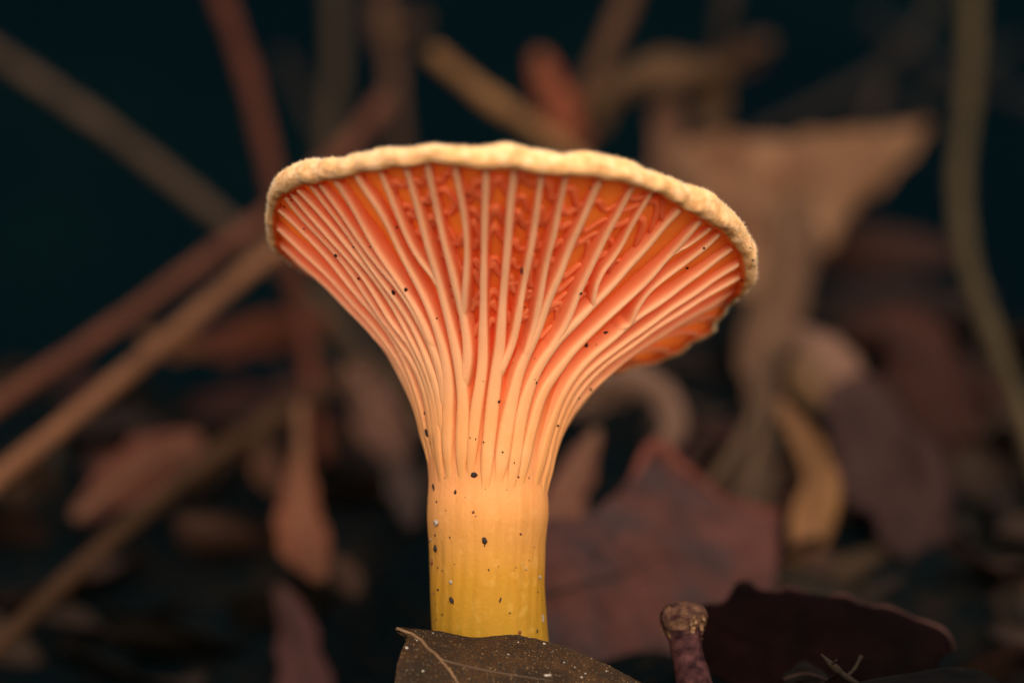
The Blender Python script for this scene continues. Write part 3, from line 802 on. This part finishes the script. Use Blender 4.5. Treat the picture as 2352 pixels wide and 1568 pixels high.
leaf('pale bent leaf arching beside the right of the neck', [(1290, 930, 9.2), (1370, 890, 9), (1460, 878, 8.8), (1530, 915, 8.6), (1550, 980, 8.4), (1500, 1050, 8.2)], [30, 56, 50, 36, 26, 12], Lf('pale_bent_leaf', 172, 130, 110, k=.22), RIBM, curl=.6, seed=21)
leaf('pinkish brown leaf close behind the right of the stem', [(1370, 990, 7.4), (1330, 1070, 7), (1290, 1160, 6.4), (1250, 1260, 5.8)], [14, 40, 46, 20], Lf('close_pink_leaf', 166, 108, 86), RIBM, curl=.4, seed=22)
twig('thin brown stalk slanting down in front of the ochre strip', [(1765, 800, 9.2), (1755, 890, 8.8), (1715, 985, 8.2), (1660, 1070, 7.6), (1610, 1140, 7.0)], [22, 22, 21, 20, 16], B('bark_stalk', 128, 98, 74))
leaf('grey-brown papery leaf wedge between stalk and curled edge', [(1770, 920, 9), (1745, 1010, 8.4), (1725, 1100, 7.8), (1715, 1190, 7.2)], [18, 40, 62, 40], Lf('wedge_leaf', 104, 80, 62), RIBM, curl=.2, seed=23)
leaf('olive-brown blade pointing down beside the right corner', [(1830, 1400, 6.4), (1940, 1320, 7), (2080, 1270, 7.6), (2260, 1230, 8.4)], [16, 36, 38, 16], Lf('olive_blade_leaf', 92, 72, 50), RIBD, curl=.5, seed=24)
leaf('dark brown blade under the olive-brown one', [(1880, 1440, 6), (2040, 1370, 6.8), (2200, 1330, 7.6), (2400, 1300, 8.6)], [20, 44, 44, 20], Lf('dark_blade_leaf', 72, 54, 44), RIBD, curl=.4, seed=25)
leaf('dusky leaf at the foot of the vine', [(2130, 1060, 10), (2240, 1010, 10.6), (2330, 960, 11.2)], [20, 60, 20], Lf('dusky_leaf', 74, 56, 48), RIBD, curl=.3, seed=27)
# leaves, left side
leaf('dark red leaf lying across the litter with an orange tip', [(400, 800, 13), (500, 790, 12.8), (620, 765, 12.6), (760, 745, 12.4)], [12, 40, 46, 20], Lf('band_red_leaf', 128, 68, 52, c2=tuple(x * .20 for x in srgb(140, 82, 44)[:3]) + (1,)), RIBD, curl=.3, seed=30)
leaf('small orange-brown leaf tip under the pale brown twig', [(320, 770, 12.4), (400, 790, 12.2), (480, 800, 12)], [10, 36, 10], Lf('orange_tip_leaf', 150, 92, 56), RIBM, curl=.3, seed=31)
leaf('pinkish leaf lying along the slanting brown stalk', [(170, 1190, 8.6), (270, 1110, 9), (360, 1050, 9.4), (460, 1000, 9.8)], [14, 52, 62, 16], Lf('left_pink_leaf', 142, 86, 68), RIBM, curl=.3, seed=32)
twig('ochre-brown stalk slanting across the litter left of the stem', [(860, 830, 12), (740, 902, 11.2), (590, 985, 10.2), (400, 1115, 8.8), (200, 1290, 7.2), (20, 1460, 5.6), (-140, 1620, 4.4), (-280, 1790, 3.0)], [24, 36, 34, 34, 32, 28], B('bark_ochre_brown', 128, 88, 58, k=.15))
leaf('teardrop orange-brown leaf hanging point down left of the stem', [(690, 930, 9.4), (690, 1040, 8.8), (688, 1140, 8.2), (700, 1230, 7.6), (740, 1330, 6.8)], [12, 16, 44, 66, 16], Lf('teardrop_leaf', 172, 104, 74), RIBM, curl=.3, seed=33)
leaf('dull red leaf standing low below the teardrop leaf', [(640, 1345, 6.4), (670, 1420, 6), (690, 1510, 5.4), (710, 1640, 4.6), (720, 1820, 4.0)], [14, 52, 62, 56, 30], Lf('low_red_leaf', 118, 74, 68), RIBD, curl=.4, seed=34)
leaf('pinkish brown leaf close behind the left of the neck', [(800, 840, 10.8), (850, 920, 10.4), (890, 1000, 10), (930, 1070, 9.4)], [20, 56, 50, 14], Lf('neck_pink_leaf', 128, 88, 72), RIBM, curl=.4, seed=35)
leaf('dark maroon leaf in the hollow below the cap', [(620, 900, 11.8), (720, 880, 11.6), (830, 870, 11.4)], [12, 44, 12], Lf('maroon_leaf', 92, 56, 48), RIBD, curl=.2, seed=36)
leaf('brown leaf stub under the ochre-brown stalk', [(600, 1010, 10), (620, 1080, 9.4), (660, 1150, 8.8)], [16, 40, 12], Lf('stub_leaf', 110, 70, 48), RIBD, curl=.3, seed=37)
leaf('faint brown leaf stub beside the teardrop leaf', [(770, 1280, 7), (800, 1320, 6.8), (820, 1370, 6.4)], [14, 34, 10], Lf('faint_leaf', 92, 64, 46), RIBD, curl=.3, seed=38)
leaf('grey-pink leaf scrap left of the lower neck', [(900, 1050, 9.2), (930, 1130, 8.6), (950, 1210, 8)], [16, 40, 12], Lf('grey_scrap_leaf', 92, 72, 64), RIBD, curl=.3, seed=39)

# dark leaves of the shaded litter
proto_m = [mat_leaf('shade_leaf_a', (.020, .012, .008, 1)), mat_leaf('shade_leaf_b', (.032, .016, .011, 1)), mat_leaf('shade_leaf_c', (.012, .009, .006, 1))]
protos = []
for k in range(3):
    nu, nv = 16, 7
    G = np.zeros((nu, nv, 3))
    for i in range(nu):
        a = i / (nu - 1); hw_ = .55 * math.sin(math.pi * min(1, a * .97 + .03)) ** .8
        for j in range(nv):
            b = j / 3 - 1
            G[i, j] = ((a - .5) * 2.4, b * hw_, .25 * b * b * hw_ + .12 * math.sin(a * 5 + k) + .1 * b * math.sin(a * 7 + k * 2))
    V, Fc, N = sheet(G, .03)
    N = N if N[..., 2].mean() > 0 else -N
    r, fr = tube(G[:, 3] + N[:, 3] * .015, np.linspace(.03, .012, nu), 6)
    protos.append((mesh_data('blade', V, Fc, proto_m[k]), mesh_data('midrib', r, fr, RIBD)))
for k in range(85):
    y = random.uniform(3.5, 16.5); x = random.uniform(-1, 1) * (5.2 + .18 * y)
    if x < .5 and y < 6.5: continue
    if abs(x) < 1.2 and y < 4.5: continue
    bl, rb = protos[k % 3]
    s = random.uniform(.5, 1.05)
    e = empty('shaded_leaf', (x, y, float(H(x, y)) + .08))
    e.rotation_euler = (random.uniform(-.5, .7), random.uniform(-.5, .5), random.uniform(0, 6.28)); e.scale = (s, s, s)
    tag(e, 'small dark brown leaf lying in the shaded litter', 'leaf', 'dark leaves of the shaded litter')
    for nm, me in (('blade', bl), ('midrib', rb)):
        c = bpy.data.objects.new(nm, me); COL.objects.link(c); c.parent = e
# scraps of leaf sticking up through the litter, set where the ground is
scrap_m = [('crumpled maroon leaf scrap sunk in the litter', 'maroon leaf scraps', Lf('scrap_maroon', 100, 60, 52, k=.14)),
           ('crumpled tan leaf scrap sunk in the litter', 'tan leaf scraps', Lf('scrap_tan', 120, 86, 62, k=.11)),
           ('crumpled grey-mauve leaf scrap sunk in the litter', 'grey-mauve leaf scraps', Lf('scrap_mauve', 90, 70, 64, k=.10))]
scrap_p = []
for k in range(6):
    nu, nv = 18, 9
    G = np.zeros((nu, nv, 3))
    for i in range(nu):
        a = i / (nu - 1); hw_ = .5 * math.sin(math.pi * min(1, a * .9 + .08)) ** .7 * (1 + .2 * math.sin(a * 17 + k * 3))
        for j in range(nv):
            b = j / 4 - 1
            G[i, j] = ((a - .5) * 1.9, b * hw_, .3 * b * b * hw_ * (1 if k % 2 else -1))
    G[..., 2] += .14 * vnoise(G * 3, 70 + k) + .06 * vnoise(G * 7, 80 + k)
    V, Fc, N = sheet(G, .03)
    N = N if N[..., 2].mean() > 0 else -N
    r, fr = tube(G[:, 4] + N[:, 4] * .015, np.linspace(.026, .01, nu), 6)
    scrap_p.append((mesh_data('blade', V, Fc, scrap_m[k % 3][2]), mesh_data('midrib', r, fr, RIBD), k % 3))
for k in range(34):
    px = random.uniform(20, 900) if k % 2 else random.uniform(1330, 2330)
    py = random.uniform(820, 1150 if k % 2 else 1380)
    ys = np.linspace(4, 16, 240)
    gap = np.array([at(px, py, y_)[2] - .12 - float(H(at(px, py, y_)[0], y_)) for y_ in ys])
    if gap.min() > 0 or gap[0] < 0: continue
    p = at(px, py, ys[np.argmax(gap < 0)])
    bl, rb, m_ = scrap_p[k % 6]; s_ = random.uniform(.45, .95)
    e = empty('leaf_scrap', p); tag(e, scrap_m[m_][0], 'leaf', scrap_m[m_][1])
    e.rotation_euler = (random.uniform(.3, 1.3), random.uniform(-.6, .6), random.uniform(-1.2, 1.2)); e.scale = (s_, s_, s_)
    for nm, me in (('blade', bl), ('midrib', rb)):
        c = bpy.data.objects.new(nm, me); COL.objects.link(c); c.parent = e
# crumbs of humus
HV, HF = [], []
for k in range(5000):
    y = RNG.uniform(-4, 17); x = RNG.uniform(-8, 8)
    c = np.array([x, y, float(H(x, y))]); s = RNG.uniform(.02, .09)
    p = RNG.normal(size=(6, 3)) * .15 + np.array([[1, 0, 0], [-1, 0, 0], [0, 1, 0], [0, -1, 0], [0, 0, .8], [0, 0, -.8]])
    q = len(HV); HV += list(c + p * s)
    HF += [tuple(q + i for i in f) for f in ((0, 2, 4), (2, 1, 4), (1, 3, 4), (3, 0, 4), (2, 0, 5), (1, 2, 5), (3, 1, 5), (0, 3, 5))]
o = obj('humus_crumbs', HV, HF, mat_simple('crumb', (.005, .0042, .0034, 1), .9, .5, 200, spec=0), origin=np.zeros(3), smooth=False)
tag(o, 'loose dark crumbs of humus on the forest floor', 'humus', kind='stuff')

# ------------------------------------------------------------------ the foreground
M_FRONT = mat_leaf('front_leaf', (.033, .0155, .0062, 1), (.014, .0078, .004, 1), spots=.95, scale=150, rough=.7)
G = rails([[(910, 1446, -.72), (934, 1464, -.80), (918, 1505, -.98), (906, 1570, -1.15), (900, 1680, -1.35), (930, 1780, -1.5)],
           [(912, 1445, -.70), (962, 1484, -.86), (1012, 1520, -1.02), (1056, 1580, -1.2), (1110, 1690, -1.4), (1150, 1790, -1.55)],
           [(913, 1444, -.68), (1030, 1480, -.78), (1150, 1510, -.92), (1260, 1570, -1.05), (1330, 1680, -1.3), (1370, 1790, -1.5)],
           [(914, 1443, -.66), (1000, 1449, -.63), (1090, 1465, -.60), (1180, 1459, -.60), (1262, 1475, -.62), (1335, 1502, -.7), (1430, 1545, -.82), (1520, 1610, -.95), (1600, 1760, -1.2)]], 60, 31)
G = G + (np.random.RandomState(2).normal(size=G.shape) * .003)
fl = leaf_from_grid(G, 'dead_leaf', 'mottled brown leaf with a pale vein covering the foot of the stem', 'leaf', M_FRONT, mat_simple('front_rib', (.10, .052, .021, 1), .6, .3), thick=.03, rib=.019, midcol=10)
V, Fc, N = sheet(G, .03)
front_VF = (V, Fc)
for a, b in ((18, 22), (28, 26)):                       # two side veins
    i = np.arange(a, a + 18); jj = np.linspace(10, b, 18).round().astype(int)
    P = smooth_poly([G[i[k], jj[k]] + N[i[k], jj[k]] * .014 for k in (0, 6, 12, 17)], 24)
    Vr, Fr = tube(P, np.linspace(.011, .005, 24), 6)
    obj('side_vein', Vr, Fr, mat_simple('side_vein', (.05, .026, .011, 1), .6, .3), fl)

# knobbed twig stub
M_FLAKE = mat_simple('flake', (.14, .07, .03, 1), .8, .6, 900)
M_STUB = mat_bark('stub_bark', (.010, .003, .004, 1), (.060, .022, .021, 1), .75, 1300, 2600)
pts = [(1573, 1402, .1), (1572, 1440, .05), (1578, 1500, 0), (1592, 1560, -.05), (1608, 1640, -.1), (1630, 1760, -.2)]
P = np.array([at(*p) for p in pts]); R_ = np.array([.165, .165, .150, .165, .17, .18])
Q = smooth_poly(np.column_stack([P, R_]), 60)
V, Fc = tube(Q[:, :3], Q[:, 3], 28, .05, 3)
V = V + unit(V - V.mean(0)) * (.006 * vnoise(V * 30, 12))[:, None]
stub = empty('twig', V[np.argmin(V[:, 2])])
tag(stub, 'purplish brown twig stub ending in a swollen knob', 'twig')
obj('stalk', V, Fc, M_STUB, stub)
NU, NV_ = 30, 36
kc = at(1571, 1428, .08)
uu = np.linspace(-1, 1, NU)
K = []
for a in uu:
    rr_ = .205 * math.sqrt(max(0, 1 - abs(a) ** 2.6)) * (1 + .10 * a)
    for j in range(NV_):
        b = 2 * math.pi * j / NV_
        K.append(kc + np.array([rr_ * math.cos(b), rr_ * math.sin(b) * .9, a * (.175 if a > 0 else .20)]))
K = np.array(K)
K = K + unit(K - kc) * (.022 * vnoise(K * 8, 21) + .012 * vnoise(K * 22, 22) + .006 * vnoise(K * 60, 23))[:, None]
K = K + unit(K - kc) * (.010 * np.abs(vnoise(K * 45, 24)) + .008 * RNG.normal(size=len(K)) * .5)[:, None]
obj('knob', K, grid_faces(NU, NV_, True), mat_bark('knob_bark', (.020, .007, .007, 1), (.10, .05, .028, 1), .8, 900, 2200), stub)
for k in range(14):                                     # peeling bark flakes round the knob
    b = random.uniform(math.pi, 2 * math.pi); a = random.uniform(-.9, .8)
    c = kc + np.array([.20 * math.cos(b) * math.sqrt(1 - a * a * .7), .18 * math.sin(b) * math.sqrt(1 - a * a * .7), a * .17])
    d = unit(c - kc); s_ = unit(np.cross(d, [0, 0, 1.0])); t_ = np.cross(d, s_)
    w1, w2 = random.uniform(.012, .028), random.uniform(.015, .045)
    G = np.array([[c + s_ * x * w1 * (1 - .5 * abs(y) * random.random()) + t_ * y * w2 + d * (.018 + .014 * y * y * random.random()) for x in (-1, -.3, .4, 1)] for y in (-1, -.4, .3, 1)])
    Vf, Ff, _ = sheet(G, .008)
    obj('bark_flake', Vf, Ff, M_FLAKE, stub)

# dark leaf behind the stub
M_DARKRIB = mat_simple('black_rib', (.003, .002, .002, 1), .9, .3, spec=0)
M_DARK = mat_leaf('dark_front_leaf', (.0038, .0014, .0013, 1), (.0014, .0010, .0010, 1), scale=120, rough=.9, spec=.01)
G = rails([[(1690, 1340, 2.4), (1760, 1354, 2.2), (1883, 1364, 2.0), (2000, 1388, 1.8), (2097, 1419, 1.7), (2168, 1452, 1.6), (2190, 1490, 1.5)],
           [(1660, 1385, 1.9), (1760, 1390, 1.7), (1880, 1400, 1.5), (1990, 1425, 1.4), (2080, 1450, 1.3), (2150, 1475, 1.3), (2180, 1500, 1.3)],
           [(1600, 1400, 1.7), (1740, 1470, 1.4), (1880, 1500, 1.2), (1990, 1510, 1.1), (2080, 1510, 1.1), (2140, 1510, 1.1), (2160, 1512, 1.2)],
           [(1590, 1520, 1.4), (1740, 1600, 1.0), (1880, 1640, .9), (1990, 1640, .8), (2080, 1620, .8), (2130, 1580, .9), (2150, 1540, 1.1)]], 40, 17)
G[:, 0, 2] += (.03 * np.sin(np.linspace(0, 30, 40)) + .03 * vnoise(G[:, 0] * 9, 41)) * np.linspace(1.4, .3, 40)
dl = leaf_from_grid(G, 'dead_leaf', 'dark leaf with a pinkish upper edge behind the knobbed stub', 'leaf', M_DARK, M_DARKRIB, thick=.05, rib=.008, midcol=10)
Vr, Fr = tube(G[:, 0], .022 + .012 * np.abs(np.sin(np.linspace(0, 9, 40))), 8, .3, 4)
obj('curled_edge', Vr, Fr, mat_leaf('dark_leaf_edge', (.050, .022, .018, 1), (.016, .007, .006, 1), scale=200), dl)  # pinkish rim, coloured lighter than the blade to paint in the light on it

# thorny black twig and the leaf in the corner
M_BLACK = mat_bark('black_bark', (.006, .0045, .0035, 1), (.022, .013, .008, 1))
twig('short black broken twig with a thin spur by the dark leaf', [(1886, 1502, -.3), (1912, 1528, -.3), (1945, 1555, -.25), (2000, 1590, -.2), (2080, 1660, -.1)], [4, 13, 11, 13, 14], M_BLACK, n=40, ns=10, rough=.25,
     side=[([(1940, 1556, -.25), (1962, 1535, -.15), (1978, 1505, -.1)], [7, 6, 8]), ([(1908, 1524, -.3), (1916, 1520, -.34), (1922, 1514, -.38)], [7, 6, 3]), ([(1925, 1545, -.2), (1900, 1562, .1), (1860, 1580, .3)], [6, 4, 3])])
G = rails([[(1930, 1580, -.3), (2010, 1560, -.3), (2100, 1546, -.2), (2190, 1533, -.1), (2260, 1545, 0), (2310, 1580, 0)],
           [(1930, 1640, -.8), (2010, 1630, -.9), (2100, 1620, -.9), (2190, 1610, -.8), (2270, 1610, -.6), (2330, 1620, -.4)],
           [(1960, 1720, -1.2), (2040, 1730, -1.3), (2120, 1730, -1.3), (2200, 1720, -1.2), (2270, 1700, -1), (2340, 1660, -.8)]], 40, 15)
leaf_from_grid(G, 'dead_leaf', 'blackish leaf edge poking up in front of the black broken twig', 'leaf', mat_leaf('corner_leaf', (.0035, .0030, .0024, 1), (.0018, .0016, .0014, 1), scale=130, spec=.02), RIBD, thick=.05, rib=.02)
leaf('dim brown leaf scrap between the stub and the black twig', [(1800, 1560, .5), (1850, 1545, .5), (1900, 1560, .5)], [10, 26, 10], Lf('scrap_leaf', 56, 42, 32, k=.06), RIBD, curl=.3, seed=44, rib=.015)

# ------------------------------------------------------------------ crumbs and sand grains stuck to the surfaces
def bvh(*vfs):
    V, F, o = [], [], 0
    for v_, f_ in vfs:
        V += [Vector(p) for p in v_]; F += [tuple(int(i) + o for i in f) for f in f_]; o += len(v_)
    return BVHTree.FromPolygons(V, F)
gv = []
for ob in bpy.data.objects:
    if ob.name.split('.')[0] == 'gill':
        co = np.zeros(len(ob.data.vertices) * 3); ob.data.vertices.foreach_get('co', co)
        gv.append((co.reshape(-1, 3) / CM + np.array(mush['_o']), [tuple(p.vertices) for p in ob.data.polygons]))
T_MUSH = bvh(stem_VF, cap_VF, *gv); T_LEAF = bvh(front_VF)
def hit(tree, px, py):
    d = Vector(at(px, py, 0) - CAM).normalized()
    h = tree.ray_cast(Vector(CAM), d)
    if h[0] is None: h = tree.find_nearest(Vector(at(px, py, -.2)))
    return np.array(h[0]), np.array(h[1])
def crumb_mesh(name, mat, seed, jag):
    import bmesh
    bm = bmesh.new(); bmesh.ops.create_icosphere(bm, subdivisions=2, radius=1)
    r = np.random.RandomState(seed)
    for v_ in bm.verts:
        p = np.array(v_.co); v_.co = Vector(p * (1 + jag * vnoise(p * 2.2, seed) + jag * .4 * r.normal()))
    me = bpy.data.meshes.new(name); bm.to_mesh(me); bm.free(); me.materials.append(mat)
    return me
M_DIRT = mat_simple('dirt', (.014, .006, .004, 1), .7, .6, 4000, .00003)
M_RDIRT = mat_simple('red_dirt', (.12, .035, .012, 1), .8, .5, 3000, .00003)
mg = NT('quartz_grain'); mg.set(Base_Color=(.34, .28, .22, 1), Roughness=.25)
mg.b.inputs['Transmission Weight'].default_value = .35
DIRT = [crumb_mesh('soil_crumb', M_DIRT, s, .22) for s in range(5)]
RDIRT = [crumb_mesh('soil_crumb', M_RDIRT, s + 9, .25) for s in range(2)]
SAND = [crumb_mesh('sand_grain', mg.m, s + 20, .20) for s in range(3)]
def stick(tree, px, py, w_, h_, pool, name, label, cat, group):
    p, n = hit(tree, px, py)
    o = bpy.data.objects.new(name, random.choice(pool)); COL.objects.link(o)
    k = px_per_cm(p[1] - CAM[1])
    z = Vector(n); x = Vector((1, 0, 0)); x = (x - z * x.dot(z)).normalized(); y = z.cross(x)
    o.rotation_euler = Matrix((x, y, z)).transposed().to_euler()
    o.rotation_euler.rotate_axis('Z', random.uniform(-.5, .5))
    o.scale = np.array([w_ / k, h_ / k, min(w_, h_) * .8 / k]) * CM
    o.location = (p + n * min(w_, h_) * .18 / k) * CM
    tag(o, label, cat, group)
c4 = lambda x, y: (861.3 + x * .286, 1119.7 + y * .286)
d4 = [(495, 113, 9, 9), (482, 380, 10, 9), (602, 398, 6, 9), (880, 425, 20, 28), (490, 488, 21, 28), (880, 467, 6, 5), (913, 658, 6, 9), (543, 663, 7, 7), (505, 640, 5, 11), (507, 818, 12, 9), (618, 900, 19, 26), (1007, 900, 8, 20), (1083, 1005, 6, 8), (541, 1017, 7, 8), (1302, 1150, 8, 18), (1310, 838, 6, 7), (1278, 477, 4, 6), (1237, 583, 4, 6), (993, 632, 5, 4), (480, 1065, 5, 9), (478, 457, 5, 6), (570, 183, 4, 6), (725, 77, 4, 4), (475, 10, 8, 14), (640, 612, 4, 5), (495, 1055, 3, 8), (1375, 985, 5, 6), (1345, 905, 5, 4), (437, 435, 4, 10), (425, 125, 7, 7), (562, 1110, 3, 6), (485, 930, 4, 8), (1215, 660, 4, 4)]
for x, y, a, b in d4:
    stick(T_MUSH, *c4(x, y), a * .30, b * .30, DIRT, 'soil_crumb', 'dark soil crumb stuck to the yellow lower stem', 'crumb', 'soil crumbs on the stem')
d3 = [(830, 1250, 28, 22), (672, 1395, 12, 14), (490, 1350, 14, 22), (1037, 640, 13, 14), (1530, 840, 14, 9), (1768, 168, 16, 20), (1930, 62, 19, 11), (1068, 1060, 9, 8), (1200, 1270, 8, 9), (1288, 1277, 5, 8), (842, 952, 5, 10), (795, 942, 6, 6), (905, 468, 5, 5), (1805, 540, 9, 14), (1705, 612, 8, 14), (1337, 455, 5, 5), (1350, 480, 7, 12), (1103, 1378, 4, 6), (925, 1368, 4, 4), (585, 1277, 4, 6), (1570, 940, 7, 10), (1158, 318, 4, 4), (1337, 280, 5, 4), (432, 900, 14, 34), (415, 735, 7, 14), (1440, 35, 6, 4), (1853, 165, 4, 8), (1165, 1150, 5, 9), (465, 985, 4, 10)]
for x, y, a, b in d3:
    stick(T_MUSH, 861.3 + x * .2746, 746.5 + y * .2746, a * .29, b * .29, DIRT, 'soil_crumb', 'dark soil crumb stuck to the ribbed orange neck', 'crumb', 'soil crumbs on the neck')
dg = [(1200, 622, 5, 9), (903, 672, 4, 6), (932, 665, 5, 4), (771, 587, 4, 4), (823, 640, 3, 3), (1334, 674, 3.5, 4), (1578, 615, 4, 3.5), (1003, 731, 2.5, 2.5), (911, 522, 3, 3), (668, 460, 2, 2), (654, 475, 2.5, 2.5), (698, 526, 2, 2), (1357, 432, 2.5, 3), (1125, 575, 2, 2), (1211, 545, 1.8, 2.5), (1617, 570, 2.5, 3), (1704, 643, 3, 4), (1205, 705, 2, 2), (850, 567, 2.5, 2), (1111, 1015, 2, 2), (812, 567, 3, 3)]
for x, y, a, b in dg:
    stick(T_MUSH, x, y, a, b, DIRT, 'soil_crumb', 'tiny dark speck caught between the orange gills', 'crumb', 'specks among the gills')
for x, y, a in ((1729, 597, 3), (1733, 612, 2.5), (1722, 570, 2), (1310, 396, 2.2), (1309, 433, 2), (765, 393, 2), (742, 420, 1.8)):
    stick(T_MUSH, x, y, a, a, DIRT, 'soil_crumb', 'tiny dark speck on the felted cap margin', 'crumb', 'specks on the margin')
for x, y, a, b in ((790, 195, 10, 11), (1168, 370, 9, 11), (1160, 1160, 13, 16), (1131, 640, 5, 4), (1117, 663, 4, 4), (415, 600, 14, 24), (437, 850, 8, 14), (808, 228, 6, 4), (646, 35, 10, 16)):
    stick(T_MUSH, *c4(x, y), a * .30, b * .30, RDIRT, 'soil_crumb', 'rusty brown soil flake stuck to the yellow stem', 'crumb', 'rusty flakes on the stem')
for x, y, a, b in ((495, 278, 30, 28), (448, 412, 9, 10), (612, 757, 15, 16), (1320, 718, 16, 16), (1392, 1045, 14, 34), (1210, 650, 8, 9), (1187, 617, 5, 6)):
    stick(T_MUSH, *c4(x, y), a * .29, b * .29, SAND, 'sand_grain', 'pale sand grain stuck to the yellow stem', 'sand grain', 'sand grains on the stem')
for x, y, a, b in ((255, 1285, 14, 15), (1360, 1250, 12, 12), (1385, 1505, 38, 16), (467, 1165, 7, 7), (1150, 1240, 7, 6), (1605, 1440, 6, 6), (1660, 1520, 11, 10), (1690, 1490, 9, 6), (980, 1310, 9, 5), (1240, 1202, 5, 5), (1520, 1400, 7, 8), (385, 1470, 12, 14), (1740, 1370, 6, 6), (1070, 1335, 11, 8), (1430, 1310, 5, 5), (1640, 1465, 5, 5), (1860, 1470, 6, 6), (335, 1225, 7, 6)):
    stick(T_LEAF, *c4(x, y), a * .28, b * .28, SAND, 'sand_grain', 'pale sand grain lying on the mottled brown leaf', 'sand grain', 'sand grains on the front leaf')

for ob in bpy.data.objects:
    if '_o' in ob: del ob['_o']
